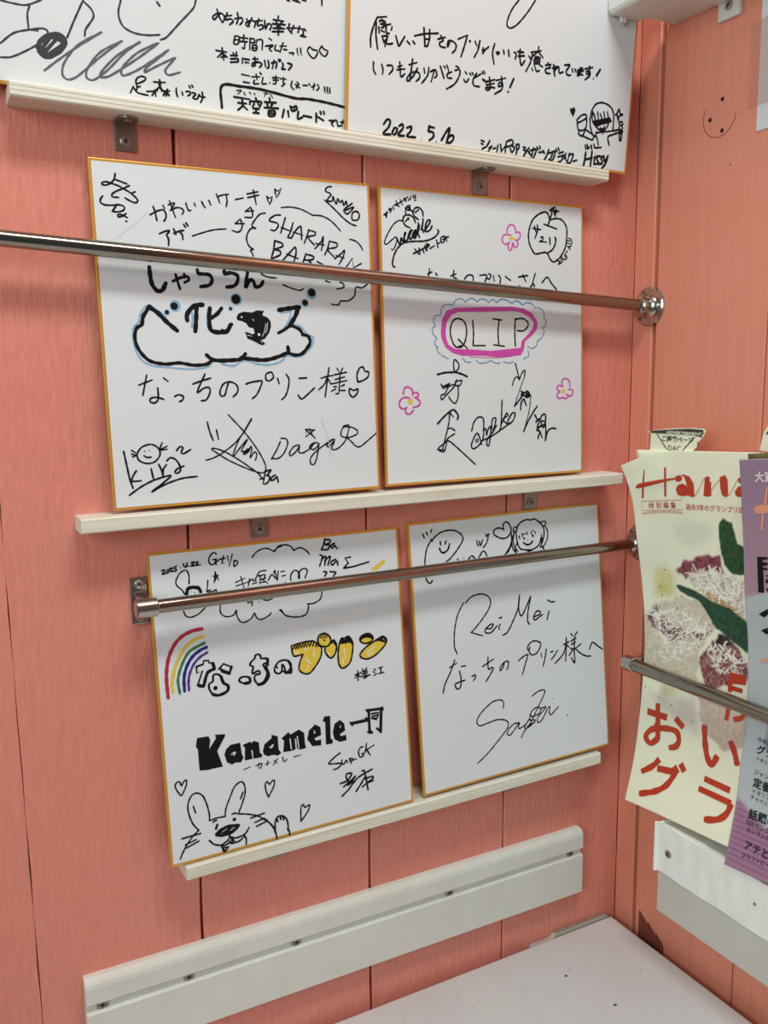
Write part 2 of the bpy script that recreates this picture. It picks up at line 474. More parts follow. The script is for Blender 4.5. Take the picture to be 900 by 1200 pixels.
cs 10 1853 1498 1871 1463 1844 1406 1789 1362
cs 10 1789 1376 1771 1319 1708 1290 1663 1311
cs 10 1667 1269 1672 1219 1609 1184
cs 9 640 1596 577 1588 552 1541 575 1496
cs 9 575 1496 539 1462 549 1416 588 1383
cs 9 588 1383 563 1336 578 1303 602 1296
cs 9 586 1296 593 1256 624 1230
cs 10 640 1216 712 1187
cs 10 878 1193 915 1156 973 1156
cs 10 1031 1174 1073 1146 1149 1149 1209 1170
cs 10 1209 1170 1259 1146 1320 1145
cs 10 1363 1156 1424 1146 1485 1156
ks 12 779 1176 772 1136 782 1068 823 1088 832 1135 792 1179
ks 16 588 1038 677 1055 798 1058
ks 17 798 1058 872 1037 926 1016
ks 16 578 569 652 634 718 680 767 697 815 643 806 602
ks 12 626 947 658 906 723 953 664 852 624 839 631 798 672 831 788 938 690 919
ks 12 642 920 707 946
ks 12 788 966 862 979 837 931 788 938 805 986
ks 12 820 931 818 822 784 761 736 789 712 824
ks 12 717 667 707 578 664 429 629 320
ks 12 725 666 757 631
ks 12 690 517 731 522 776 496
ks 12 771 466 696 427 663 387 581 329 645 299 679 387
ks 12 573 323 653 312
ks 12 680 407 728 385 858 281 1007 155
ks 13 970 486 997 569 1048 616 1107 607 1114 523 1104 411 1061 349 992 310 963 339 994 415 1037 462 1070 398 1086 348
ks 13 1105 488 1139 501 1147 437 1165 493 1200 520 1190 407 1171 330 1146 352 1164 408 1234 476
ks 13 1208 491 1218 590 1261 602 1243 518 1225 476 1269 531
ks 13 1338 780 1331 629 1321 515 1303 473
ks 13 1321 530 1392 648 1409 626 1348 586 1408 534
ks 13 1427 597 1462 646 1498 645 1479 581 1426 540 1409 569 1444 632
ks 13 1087 383 1198 421 1338 494 1461 561
ks 13 1019 400 1024 372
ks 13 1041 406 1044 378
ps 17 209 860 218 906 257 925 302 898 309 845
ps 17 277 819 216 827 169 794 167 741 213 720 244 733
ps 17 228 727 235 680 273 672 313 705
ps 17 313 731 376 750 385 790 347 817
ps 17 309 865 356 871 371 837 331 824
y* 284 788 27
ks 11 1506 1142 1532 1056 1555 976
ks 11 1467 924 1493 989 1532 1007 1555 976
ks 11 1555 982 1586 1044 1625 1074 1617 1006
ks 7 1617 1006 1561 884 1491 718
ks 15 1491 715 1561 785 1607 833
ks 15 1577 865 1615 846 1654 864 1685 820 1646 802 1592 834
k* 1654 826 25
ks 15 1567 679 1576 747 1607 784 1638 721
ks 15 1584 859 1576 822
ks 8 1698 819 1676 670 1628 522 1604 460
ks 15 1604 458 1652 546 1731 656 1778 708
ks 15 1746 621 1778 567 1754 543 1809 579 1777 492 1825 509 1769 467 1809 452 1784 378
ks 15 1809 452 1840 388
ks 15 1809 566 1841 616 1881 621 1881 539 1849 489 1825 553 1873 551
ks 15 1825 502 1873 526
ks 15 1881 539 1888 437 1880 354
ks 15 1880 354 1913 449 1969 478 2021 470
ps 15 2100 920 2100 964 2149 987 2198 957 2206 900
ps 15 2116 907 2051 914 2032 883 2067 857
ps 15 2075 853 2035 826 2051 785 2116 789
ps 15 2108 799 2149 779 2190 811
ps 15 2157 824 2206 804 2244 829 2239 867 2190 874
y* 2119 856 23''',
'c3': '''ks 11 116 2566 135 2576 143 2566 119 2537 150 2541
ks 11 168 2572 154 2549 168 2544 182 2566 168 2572
ks 11 185 2576 202 2584 204 2571 191 2551 215 2554
ks 11 245 2591 223 2586 225 2571 243 2569 236 2552 220 2552
k* 278 2575 6
ks 11 305 2605 312 2579 343 2584
ks 11 339 2609 323 2572
k* 357 2578 6
ks 11 372 2606 395 2613 394 2601 370 2579 407 2581
ks 11 409 2605 429 2612 431 2599 411 2580 452 2582
ks 11 600 2658 575 2674 537 2640 529 2598 549 2571 581 2579 590 2610
ks 11 564 2612 596 2615
ks 11 596 2603 590 2566
ks 11 605 2595 621 2606 641 2613
k! 11 662 2633 644 2572
k! 11 634 2611 673 2613
k* 660 2570 6
k! 11 699 2629 708 2540 743 2642
ks 11 755 2585 751 2532 786 2556 781 2576 755 2582
ks 10 341 2428 346 2495 333 2540 309 2549 264 2524 229 2461 238 2423 278 2381 299 2341
ks 10 276 2202 292 2157 334 2139 397 2154 470 2206
ks 27 315 2345 328 2387 372 2396
ks 27 372 2396 421 2381 437 2348
k* 357 2358 5
k* 384 2345 5
ks 11 507 2439 493 2341
ks 11 490 2347 526 2351
ks 11 505 2333 531 2336
ks 11 543 2334 576 2349 575 2330
k! 10 578 2505 562 2413 605 2470 554 2470 602 2433 578 2502
k! 10 586 2479 569 2425
ks 10 754 2389 841 2417
ks 10 758 2357 858 2376
ks 10 805 2434 828 2335
k! 10 864 2375 919 2401
ks 10 886 2405 869 2343
k! 10 918 2382 945 2385
k! 10 909 2357 950 2365
ks 10 939 2398 983 2457 1044 2462
k! 10 967 2420 988 2424
ks 10 987 2418 976 2349
ks 10 987 2418 1028 2426 1019 2388 985 2386
k! 10 985 2386 1033 2393
ks 10 990 2360 1037 2360
ks 10 1005 2384 1049 2346
ks 10 1058 2371 1095 2418 1127 2382
k! 10 1125 2453 1131 2439
k! 10 1117 2441 1123 2427
ks 10 1158 2443 1146 2360
ks 10 920 2592 977 2643 1059 2660 1137 2622
ks 10 1137 2622 1167 2655 1209 2663
k! 10 852 2202 857 2191
ks 10 867 2196 894 2197 888 2162
k* 957 2188 6
ks 10 999 2204 1038 2193 1086 2202
ks 10 602 2207 599 2144 641 2101 713 2103 742 2144 745 2092 773 2037 812 2025 880 2054 907 2095 927 2047 972 2028 1056 2061 1060 2080
ks 10 1146 2087 1179 2056
ks 11 1137 2628 1182 2667 1245 2672 1297 2651 1322 2612
ks 11 1322 2612 1381 2632 1443 2599 1473 2562
ks 11 1161 2089 1199 2033 1303 2002 1401 2014 1436 2101
ks 11 1419 2107 1484 2105 1552 2136 1574 2199
ks 11 1132 2421 1139 2370
ks 11 1186 2434 1218 2436
ks 11 1193 2393 1225 2396
ks 11 1274 2344 1278 2393 1313 2429 1350 2415 1350 2354
ks 11 1361 2353 1365 2413 1410 2438 1441 2414 1414 2347
k* 1221 2334 6
k* 1157 2089 8
ks 14 1635 2686 1621 2637 1595 2589
ks 14 1639 2680 1690 2671 1676 2642 1632 2636
ks 14 1642 2631 1679 2621 1662 2588 1606 2588
ks 14 1732 2636 1693 2619 1706 2592 1730 2616 1751 2587
k* 1771 2585 6
ks 14 1577 2544 1602 2527 1567 2440
ks 14 1589 2498 1635 2524 1618 2444
ks 14 1621 2485 1679 2519 1651 2440
ks 14 1733 2486 1686 2467 1695 2435 1743 2471 1751 2429
k! 14 1887 2490 1832 2486 1860 2437 1809 2393
k! 14 1809 2393 1907 2396 2076 2423
ks 14 1603 2385 1635 2375 1611 2343
ks 14 1669 2377 1724 2364 1699 2332
ys 25 2112 2345 2174 2380 2235 2416
ys 25 2148 2348 2234 2395
rs 29 424 2024 333 2018 237 1980 167 1912 117 1815 93 1714 85 1610 88 1478
ys 26 428 1957 353 1942 270 1889 196 1788 149 1678 129 1589 130 1520
ns 22 437 1899 375 1878 299 1844 241 1768 201 1682 182 1606 190 1498
us 26 452 1859 386 1837 315 1788 263 1711 236 1622 232 1510
vs 21 454 1812 381 1777 323 1720 284 1641 272 1576 271 1510
k! 14 349 1703 410 1715 419 1744 459 1740 464 1719 504 1710 514 1654 445 1646 396 1527 350 1542 399 1654 351 1649 349 1703
k! 24 497 1708 507 1658
ks 24 507 1658 444 1633 402 1526
k! 24 356 1537 399 1521
k! 15 548 1648 592 1688 658 1650 640 1599 555 1650
ks 24 661 1649 640 1594
k! 24 640 1594 574 1628
ks 15 488 1585 504 1609 550 1594 567 1537 611 1488 608 1448 551 1424 490 1429 453 1476 450 1531 486 1551 488 1585
k* 504 1487 20
ks 23 563 1578 579 1521 618 1487 608 1441 530 1419 477 1434
ks 15 726 1529 762 1543 817 1526 822 1491 772 1480 724 1509 726 1529
ks 24 772 1480 821 1484 820 1519
ks 15 842 1660 879 1688 888 1714 917 1720 937 1699 936 1679 993 1669 1004 1632 953 1620 979 1574 982 1518 941 1456 897 1450 865 1497 875 1537 919 1543 906 1573 848 1555 860 1615 833 1634 842 1660
ks 27 999 1661 996 1613
ks 27 973 1596 997 1529 979 1477 933 1450 897 1447
ks 15 1066 1580 1098 1617 1158 1628 1200 1606 1219 1554 1215 1498 1165 1521 1153 1565 1133 1590 1129 1534 1098 1512 1063 1532 1058 1568
k* 1083 1570 12
k! 13 1134 1629 1185 1621 1214 1573 1204 1525 1164 1507 1127 1538
ks 22 1197 1612 1217 1566 1197 1514 1164 1507
y# 12 1235 1747 1325 1761 1431 1760 1496 1731 1532 1669 1512 1585 1439 1497 1390 1462 1331 1476 1295 1522 1313 1593 1343 1644 1258 1645
y# 12 1497 1756 1514 1797 1569 1810 1614 1781 1631 1729 1601 1689 1560 1687 1514 1709
y# 12 1565 1664 1602 1708 1658 1737 1685 1688 1670 1609 1619 1569 1581 1605
y# 12 1713 1690 1741 1737 1810 1745 1849 1694 1850 1618 1814 1496 1735 1452 1697 1503 1697 1604
y# 13 1930 1694 1964 1734 2035 1736 2072 1692 2044 1657 1972 1652
y# 13 1923 1555 1984 1609 2087 1657 2175 1689 2216 1650 2183 1590 2077 1517 1990 1499 1935 1521
ws 11 1367 1609 1416 1551
ws 11 1451 1669 1460 1606
ws 11 1388 1531 1372 1496
ws 11 1267 1675 1306 1674
ws 11 1596 1621 1608 1606
ws 11 1761 1632 1769 1542
ws 11 1741 1547 1745 1495
ws 11 1994 1556 2083 1606
ws 11 2007 1528 2066 1557
ws 11 1360 1690 1399 1688
ks 13 1235 1745 1338 1759 1444 1758 1501 1718 1532 1669 1512 1585 1439 1497 1390 1462 1331 1476 1295 1522 1313 1593 1344 1650
ks 13 1235 1745 1241 1679 1258 1645 1344 1650
ks 14 1500 1755 1514 1797 1569 1810 1614 1781 1631 1729 1601 1689 1560 1687 1514 1709 1497 1756
ks 14 1565 1670 1569 1625 1619 1569 1670 1609 1685 1688 1658 1737
ks 14 1717 1696 1697 1604 1697 1503 1735 1452 1814 1496 1850 1618 1849 1694 1810 1745 1768 1732 1741 1737 1717 1696
ks 14 1930 1694 1964 1734 2035 1736 2072 1692 2044 1657 1972 1652 1930 1694
ks 14 1997 1498 1935 1521 1923 1555 1984 1609 2087 1657 2175 1689 2216 1650 2183 1590 2077 1517 1997 1498
k* 1564 1745 10
k! 13 1250 1714 1272 1742
k! 13 1276 1713 1298 1744
k! 13 1302 1712 1324 1749
k! 13 1329 1716 1354 1752
k! 13 1355 1716 1380 1755
k! 13 1382 1718 1411 1757
k! 13 1412 1716 1437 1753
k! 13 1443 1711 1463 1746
k! 14 1474 1703 1489 1732
k! 14 1496 1700 1511 1716
k! 14 1526 1776 1547 1798 1552 1766 1575 1800 1579 1768 1601 1790
ks 20 1623 1711 1657 1718 1682 1683
ks 20 1644 1726 1677 1702
ks 20 1731 1694 1747 1729
ks 20 1751 1691 1767 1720 1779 1686 1796 1734 1813 1687 1823 1730 1841 1677
ks 20 1940 1699 1977 1725 2048 1721
ks 20 1955 1710 2019 1713 2067 1686
ks 20 2116 1659 2175 1682 2209 1651
ks 20 2137 1662 2193 1634
ks 20 2153 1679 2180 1643
k! 11 1857 1367 1918 1376
k! 11 1887 1401 1885 1307
ks 11 1885 1369 1855 1336
ks 11 1889 1362 1911 1339
k! 11 1939 1411 1947 1390
k! 11 1984 1413 1969 1393
k! 11 1926 1381 1989 1383
k! 11 1931 1361 1988 1364
k! 11 1920 1340 2008 1341
k! 11 1961 1388 1961 1317
k! 11 1943 1320 1979 1327
ks 11 1979 1333 2015 1340
k! 11 2061 1390 2075 1377
k! 11 2053 1366 2066 1353
ks 11 2057 1326 2087 1340
k! 11 2112 1388 2153 1394
k! 11 2133 1391 2134 1338
k! 11 2108 1336 2166 1339
k# 7 310 1079 409 1074 421 1040 408 959 476 1044 470 1076 559 1061 553 1043 475 929 518 781 410 783 403 899 407 791 402 780 311 793 310 821 310 980 294 1007
k# 8 541 884 560 926 601 956 688 958 696 858 709 816 683 783 636 793 604 781 559 811
k# 8 713 932 783 948 790 931 815 946 861 924 863 829 885 808 879 786 803 790 803 858 793 876 784 862 792 790 723 790 732 905
k# 8 896 838 916 896 985 937 987 968 1043 941 1042 822 1064 785 1038 767 990 785 940 781 906 804
k# 8 1082 916 1152 958 1167 931 1253 961 1301 919 1302 814 1311 779 1257 775 1224 790 1222 879 1206 890 1207 786 1164 782 1089 788 1105 888
k# 8 1331 856 1353 932 1416 976 1466 941 1469 867 1399 850 1414 822 1466 824 1463 771 1377 781
k# 8 1495 992 1516 1032 1571 1026 1562 815 1586 786 1576 763 1514 765 1521 979
k# 8 1592 866 1615 943 1670 968 1711 924 1715 857 1660 836 1667 810 1721 815 1727 764 1655 763 1605 798
w! 9 1161 895 1167 798
w! 9 1232 901 1241 791
ws 9 603 871 635 887 625 858
ws 9 623 866 642 877
ws 9 962 855 997 876 978 848
w* 1406 902 9
w* 1404 918 6
w* 1670 899 6
w* 1671 912 5
ks 8 709 710 766 720
ks 8 822 720 879 728 860 685
ks 8 853 737 844 692
ks 8 911 711 949 719
ks 8 934 738 926 697
ks 8 1028 737 983 689
ks 8 994 729 1020 699
ks 8 1078 742 1086 697 1117 713
ks 8 1185 719 1253 724
k! 26 1787 911 1953 911
ks 18 1777 922 1797 892
ks 18 1944 934 1964 899
k! 24 1977 1004 1973 785
k! 24 1971 1002 2117 992
k! 30 2112 993 2091 771
ks 20 2054 809 2091 771
k! 20 1954 1008 1981 982
k! 20 2124 1001 2128 979
k* 1979 789 20
k! 20 1957 793 2001 779
k! 14 2002 963 2081 958
k! 14 2011 936 2079 937
ks 14 2017 934 2015 912 2066 914 2073 931
k! 14 2005 919 2054 896
ks 12 1651 656 1593 628 1527 583 1567 569 1647 556 1657 543 1617 517 1574 510
ks 12 1665 582 1661 552 1684 542 1708 572 1718 550
ks 12 1742 575 1760 530
ks 12 1744 579 1774 573 1779 556 1751 553
ks 12 1768 554 1813 564
ks 12 1892 664 1858 656 1842 614 1857 570 1886 574 1899 601 1876 596
ks 12 1916 603 1924 647 1932 686
ks 12 1911 619 2009 654
ks 12 1924 642 1944 602 1964 567
ks 14 1631 362 1706 375 1759 429 1732 440 1699 433 1706 380 1748 350
ks 14 1664 324 1738 363 1796 400 1760 367 1703 330 1793 360
ks 14 1642 238 1710 283 1816 375 1977 425
ks 14 1704 350 1781 342
ks 14 1865 430 1887 435 1904 354 1918 233
ks 14 1791 248 1845 307 1894 367
ks 14 1860 278 1912 301 1980 311
ks 14 1881 349 1972 354 1982 336 1923 309
ks 10 130 611 99 666 88 708 105 735 129 732 143 695 163 726 189 735 180 682 140 612
ks 11 259 271 210 350 183 458 188 528 223 590 269 601 317 567 347 489 365 392 363 329
ks 11 363 329 427 335 505 333
ks 11 505 330 515 395 564 497 612 579 672 608 701 568 701 495 668 409 625 326
ks 11 625 324 719 297 802 260 863 212 904 175
k! 11 230 492 246 430
k! 11 683 510 656 454
ks 11 394 307 410 316 426 314
ks 11 568 335 594 339 610 330
ks 11 264 269 205 229 140 155 106 103 84 60
k! 11 111 233 277 237
k! 11 136 171 233 193
k! 11 138 140 257 174
k! 11 123 129 111 107
k! 11 737 257 868 270
k! 11 771 207 864 223
k! 11 784 167 884 191
ks 22 415 245 428 273
k* 587 283 16
k* 582 283 14
ks 20 412 194 450 220 524 237 623 222
ks 20 416 183 477 167 561 175 622 217
ks 20 449 205 543 217
ks 20 427 195 585 211
ks 20 478 182 605 200
ks 20 508 169 551 183
ws 5 469 200 512 215
ws 5 542 196 585 211
ks 12 524 175 532 136 504 107 450 86 390 107 347 155
ks 12 537 135 588 114 641 118 685 137 715 177
ks 12 524 102 543 76 617 77 662 107
ks 12 450 81 480 72 528 85
ks 12 561 108 575 83
k! 12 546 117 554 78
ks 12 450 81 458 57 476 16 515 52
k! 12 458 57 505 50
ks 12 463 51 487 24
ks 12 668 116 681 76 678 31
ks 11 916 410 897 474 895 532 914 552 936 522 968 551 985 539 969 485 916 406
ks 11 1214 103 1216 175 1226 243 1249 255 1259 225 1310 236 1287 181 1214 105
ks 13 872 211 926 145 957 79 970 6
ks 13 957 79 963 158 984 199 1026 206 1072 165 1085 103 1082 52
ks 14 1077 65 1093 43 1094 10
k! 13 983 182 987 158
k! 14 1016 197 1018 173
k! 14 1040 191 1047 162''',
'c4': '''k! 13 165 2616 183 2573
k! 13 209 2627 220 2601
k! 13 272 2650 260 2619
ks 13 267 2531 296 2565 372 2608 466 2621 546 2608 611 2566 632 2518 604 2469 531 2391 459 2330 418 2312
ks 13 265 2553 211 2478 184 2402 170 2313
ks 13 171 2188 188 2141 216 2117 247 2142
k! 16 363 2516 366 2486
k! 16 429 2517 419 2489
ks 16 350 2453 365 2415 398 2404 446 2429 470 2484
ks 13 798 2483 799 2454 811 2426
ks 13 825 2471 839 2426 867 2482
ks 13 941 2538 931 2481 907 2436 869 2403
k! 13 906 2536 940 2513
k! 13 912 2512 952 2531
ks 13 682 2304 725 2334 765 2300
ks 13 806 2301 860 2365 894 2350 912 2309
k! 13 553 2323 560 2313
k* 628 2322 7
ks 14 1135 2556 1131 2607 1162 2638 1204 2618 1229 2556 1211 2505 1166 2474 1108 2471 1045 2498 1008 2531 1022 2571 1072 2584 1136 2566
ks 14 1228 2544 1228 2425 1185 2335 1133 2299
ks 14 1302 2567 1357 2615 1440 2637 1483 2627 1543 2630 1615 2578 1650 2526 1653 2459 1625 2377 1592 2326
ks 14 1309 2560 1291 2508 1300 2412 1332 2342 1404 2319 1478 2310 1570 2346 1604 2403 1620 2456
ks 12 1278 2533 1256 2524 1254 2542 1273 2570 1310 2564
ks 12 1278 2527 1252 2465 1254 2381 1278 2306
ks 12 1270 2522 1237 2454 1234 2359 1278 2301
ks 12 1300 2412 1274 2355 1301 2316
ks 12 1616 2590 1662 2598 1686 2577 1666 2549 1643 2545
ks 12 1666 2549 1701 2491 1692 2406 1637 2327
ks 12 1628 2425 1608 2342 1643 2302
k! 12 1630 2334 1643 2296
k! 12 1323 2475 1336 2446
k! 12 1364 2495 1372 2464
k! 12 1428 2506 1437 2479
k! 12 1506 2514 1513 2510
k! 12 1483 2501 1496 2469
k! 12 1532 2502 1541 2477
k* 1594 2486 6
k* 1436 2420 7
ks 12 1408 2490 1385 2487
k* 1390 2441 14
k* 1507 2456 14
ks 17 1380 2397 1423 2372 1467 2376 1499 2402
ks 17 1419 2315 1471 2311 1433 2301
ks 13 1140 2304 1195 2364 1228 2431 1235 2478
ks 12 617 1865 690 1917 803 1933 894 1897 924 1829 884 1748 774 1638 666 1553
k! 12 666 1553 802 1500
ks 12 592 1871 515 1755 467 1592 457 1439 484 1364
ks 13 850 1572 912 1602 941 1597 909 1558 844 1565 841 1526 907 1515 987 1574
ks 13 1026 1584 1008 1555 1013 1531
k! 13 1020 1649 1053 1654
ks 14 1292 1855 1268 1725 1190 1591 1116 1490 1056 1465
ks 14 1291 1850 1271 1724 1301 1631 1365 1711 1436 1822
ks 14 1436 1822 1393 1674 1380 1563 1403 1527
ks 14 1462 1599 1539 1612 1551 1643 1501 1651 1462 1599 1475 1561 1579 1607
k! 14 1666 1627 1636 1541
ks 14 1659 1751 1699 1726 1750 1722
ks 13 450 1307 388 1187 320 1083 291 996
ks 13 385 1240 468 1272
k! 13 524 1228 575 1227
ks 13 499 1185 512 1107 502 1026 470 1003 442 1031 440 1061 496 1074 558 1080
ks 13 643 1104 685 1113 686 1087 660 1056
ks 13 853 1269 847 1177 856 1139 885 1152
ks 13 885 1152 913 1141 866 1078 812 1018
ks 13 781 1182 919 1236
ks 13 1051 1165 1026 1121 996 1100 1002 1138 1059 1182 1103 1180 1100 1132 1083 1099
ks 13 1234 1164 1295 1196 1358 1209 1337 1152 1276 1010
ks 13 1366 1254 1361 1291 1408 1333 1469 1339 1532 1306 1524 1258 1475 1205 1415 1197 1379 1233 1390 1287
ks 13 1535 1191 1540 1153
ks 13 1606 1226 1586 1143 1552 1052
k! 13 1662 1186 1696 1189
ks 13 1668 1104 1717 1146 1755 1189
ks 14 1883 1306 1877 1219 1859 1053
k! 14 1842 1237 1916 1257
ks 14 1878 1238 1833 1139 1715 1052
k! 14 1878 1231 1911 1201
ks 14 1952 1339 1970 1314
ks 14 2036 1347 1993 1301
k! 14 1943 1258 2016 1284
k! 14 1948 1220 2005 1242
ks 14 1997 1287 1983 1138 1983 1012 1940 1076
k! 14 1933 1184 1961 1167
k! 14 1910 1107 1977 1171
ks 14 2078 1205 2017 1177
ks 14 1993 1175 2069 1105 2147 1060 2211 1049
ks 14 2200 1130 2244 1197 2315 1147 2383 1097
ks 11 1008 703 1015 765 967 798 865 787 727 703 673 630 703 576 802 583 920 594 1019 573 1064 528 1038 470 904 357 764 254 652 191
ks 11 1195 508 1135 507 1063 465 1043 419 1076 398 1148 454 1203 507 1191 445 1270 464 1344 521
ks 11 1385 755 1467 792 1555 790 1543 741 1475 646 1340 464 1257 395 1219 339
ks 11 1344 528 1269 450 1285 425 1375 457 1412 492 1343 507 1366 588 1438 624 1490 600 1469 553 1380 535 1346 564
ks 11 1490 600 1562 607 1524 571 1449 514 1445 457 1500 474 1578 575 1615 597 1602 534 1627 507 1731 574
k* 1653 680 7
k* 1849 457 9
ks 11 1304 443 1411 478''',
'u1': '''Ks 11 288 549 377 544 460 549 562 601
Ks 11 483 553 465 493 468 397
Ks 11 273 266 367 349 476 390 569 414 599 397 573 339 469 261 344 188 268 173
Ks 11 476 390 529 392
Ks 26 524 278 550 335 630 387 701 384 715 333 656 262 576 225 531 256
Ks 26 547 266 613 361 693 375
Ks 27 562 246 644 344
Ks 27 576 225 690 321
Ks 27 660 362 715 340
Ks 12 732 382 785 506 855 656
Ks 12 854 648 909 605 924 554 864 458 857 414
Ks 12 1126 707 1106 610 1137 530 1221 497 1324 499 1411 517
Ks 12 1699 814 1680 755 1571 630 1463 507 1419 483
Ks 16 1415 722 1398 742
Gs 15 564 132 671 225 803 332 978 460
Gs 15 978 460 803 340 701 199 690 120 729 95 795 128 964 288 1126 425
Gs 15 1126 425 965 320 870 195 860 130 909 119 1011 201 1149 350 1262 441
Gs 16 1262 441 1098 326 977 196 959 149 1026 164 1233 316 1401 456
Gs 16 1392 454 1234 356 1121 234 1128 184 1231 235 1372 338 1479 421
Gs 16 1479 421 1390 341 1301 262 1292 232 1389 292 1522 371
Gs 16 1531 372 1450 270 1476 241 1566 274
ks 11 1234 184 1269 201 1299 193 1286 171 1229 142 1225 166 1239 188
ks 11 1225 142 1233 119 1228 98
k! 11 1229 118 1255 126
ks 11 1203 118 1180 70
ks 11 1203 114 1236 79 1314 71
ks 11 1360 174 1448 183
ks 11 1404 197 1413 166 1394 134 1376 119
k! 11 1399 164 1425 127
ks 11 1405 165 1412 129
ks 11 1306 97 1385 113
ks 11 1368 118 1374 74
k! 11 1367 106 1345 74
ks 11 1420 118 1483 127
k! 12 1465 137 1454 86
k! 12 1447 118 1433 87
k! 12 1460 119 1478 93
ks 12 1535 155 1536 122 1545 95
k! 12 1580 133 1586 113
ks 12 1613 142 1645 146 1645 126 1627 113
k! 12 1637 187 1646 174
k! 12 1659 194 1668 183
ks 12 1663 141 1691 136 1667 104 1700 100 1718 136 1727 121 1764 122
ks 12 1742 156 1746 115 1729 79
ks 12 1867 779 1887 727 1908 694
ks 12 1894 759 1845 701 1832 717 1859 744 1908 756 1929 729 1915 695
ks 12 1929 741 1985 757
ks 12 1950 769 1936 718 1978 731 1999 716 1971 687
ks 12 2034 785 2041 743 2027 703
ks 12 2013 738 2070 754 2077 730 2055 702
ks 12 2112 755 2134 703
ks 12 2155 769 2119 700 2105 723 2148 749 2184 743 2177 704
ks 12 2191 751 2242 766
ks 12 2213 774 2203 721 2242 735 2249 711 2220 693
ks 12 2264 770 2271 708 2293 750 2322 743 2308 708
k! 12 2337 789 2426 793
ks 12 2381 823 2378 790
k! 12 2330 757 2441 770
k! 12 2359 781 2374 764
k! 13 2411 784 2396 762
k! 12 2337 726 2434 739
k! 12 2367 744 2404 744
k! 12 2330 699 2426 716
k! 13 2384 760 2382 683
ks 13 2456 747 2531 760
ks 13 2478 783 2471 743 2501 716
ks 13 2516 777 2501 736
ks 13 2546 763 2591 764
ks 13 2568 780 2554 732
k! 13 2607 767 2622 757
ks 13 2599 753 2600 720 2574 710 2623 711
ks 11 2013 613 2005 556 2041 562 2048 613 2013 611
k! 11 2013 584 2045 590
k! 11 2055 608 2120 613
k! 11 2088 632 2084 588
k! 11 2048 579 2117 587
ks 11 2098 584 2091 532 2074 536
ks 11 2141 616 2137 533
ks 11 2141 616 2177 616 2174 590 2141 587
ks 11 2199 614 2243 621 2243 551
ks 11 2199 614 2192 587
ks 11 2163 569 2199 569 2192 536 2160 535 2163 569
k! 11 2163 550 2195 553
ks 11 2272 581 2338 599 2302 567 2324 552
k! 11 2301 644 2323 635
ks 11 2360 603 2353 569 2390 563
ks 11 2398 602 2450 611
ks 11 2424 632 2398 557
k! 11 2428 582 2458 584
ks 11 2480 564 2518 571 2511 556
k! 11 2548 608 2551 576
k! 11 2578 617 2582 578
k* 2558 562 6
k* 2591 567 6
ks 11 2662 640 2640 610 2663 575 2702 559 2733 606 2724 624 2686 624 2662 640
ks 11 2770 665 2748 628 2772 599 2803 591 2826 634 2794 642 2770 662
ks 12 1858 481 1942 482
ks 12 1907 508 1920 422
ks 12 1906 470 1871 433
k! 12 1913 471 1948 446
k! 12 1899 438 1934 447
ks 12 1998 485 2008 468
ks 12 2027 496 2019 464
k! 12 1977 463 2034 472
ks 12 1977 438 2041 448 2034 422
k! 12 1977 413 2041 427
ks 12 2077 460 2074 422
k! 12 2091 456 2134 457
ks 12 2098 432 2127 433
ks 12 2163 468 2207 475
ks 12 2180 483 2185 420
ks 12 2199 455 2163 411 2160 436 2214 451 2243 442 2221 413
ks 13 2265 472 2273 428
ks 13 2295 476 2302 432 2288 417
ks 13 2324 462 2369 475 2362 429
ks 13 2346 485 2332 424
k! 13 2384 497 2391 485
k! 13 2398 502 2406 490
ks 13 2421 477 2426 458 2414 431 2444 435
ks 13 2466 484 2504 477 2474 434
ks 11 2069 338 2134 336
ks 11 2084 283 2134 284
ks 11 2156 333 2222 343
ks 11 2192 357 2200 320
ks 11 2178 310 2171 283 2215 290
k! 11 2225 375 2236 364
ks 11 2251 341 2244 294 2281 300
k* 2310 311 7
ks 11 2333 353 2385 361
ks 11 2340 335 2385 342
ks 11 2362 371 2363 312 2340 309
ks 11 2400 357 2452 358
ks 11 2430 368 2427 328 2442 324 2415 300
ks 11 2506 353 2498 313 2522 290
k! 11 2536 332 2575 311
k! 11 2567 343 2544 306
k! 11 2551 354 2559 342
k! 11 2605 335 2644 341
k! 11 2659 357 2667 345
k! 11 2683 334 2714 351
ks 11 2706 364 2699 316
ks 11 2737 362 2750 337 2730 314
k! 12 2800 351 2804 318
k! 12 2824 352 2829 315
k! 12 2848 351 2852 312
k* 2809 305 4
k* 2833 305 4
k! 12 2454 956 2476 954
ks 13 2506 966 2543 960
ks 13 2536 972 2566 958
ks 13 2588 982 2619 981
ks 13 2763 1015 2764 976
ks 18 1903 64 1904 227 2059 246 2252 248 2536 225 2653 235 2831 231 2995 218
ks 7 2025 209 2066 217 2038 186
k! 7 2086 206 2100 187
ks 7 2134 213 2148 202
k! 7 2175 212 2182 201
ks 7 2259 225 2301 224
ks 7 2280 234 2266 201
ks 7 2315 227 2336 199
ks 14 2004 160 2134 160
ks 14 2038 120 2107 123
ks 14 2072 149 2079 107 2038 65
ks 14 2075 107 2116 79
ks 14 2141 146 2138 122
ks 14 2148 147 2238 154 2231 128
k! 14 2189 178 2196 157
ks 14 2176 133 2162 106
ks 15 2210 138 2224 115
k! 15 2169 95 2217 98
k! 15 2194 99 2191 67
k! 15 2169 62 2217 65
k! 15 2308 195 2311 177
k! 15 2266 158 2365 166
k! 15 2287 149 2294 131
k! 15 2336 155 2322 135
k! 15 2266 115 2386 125
ks 15 2301 95 2302 58 2351 64 2354 100 2309 96
k! 15 2306 77 2351 80
k! 15 2436 123 2423 61
ks 15 2472 118 2480 75
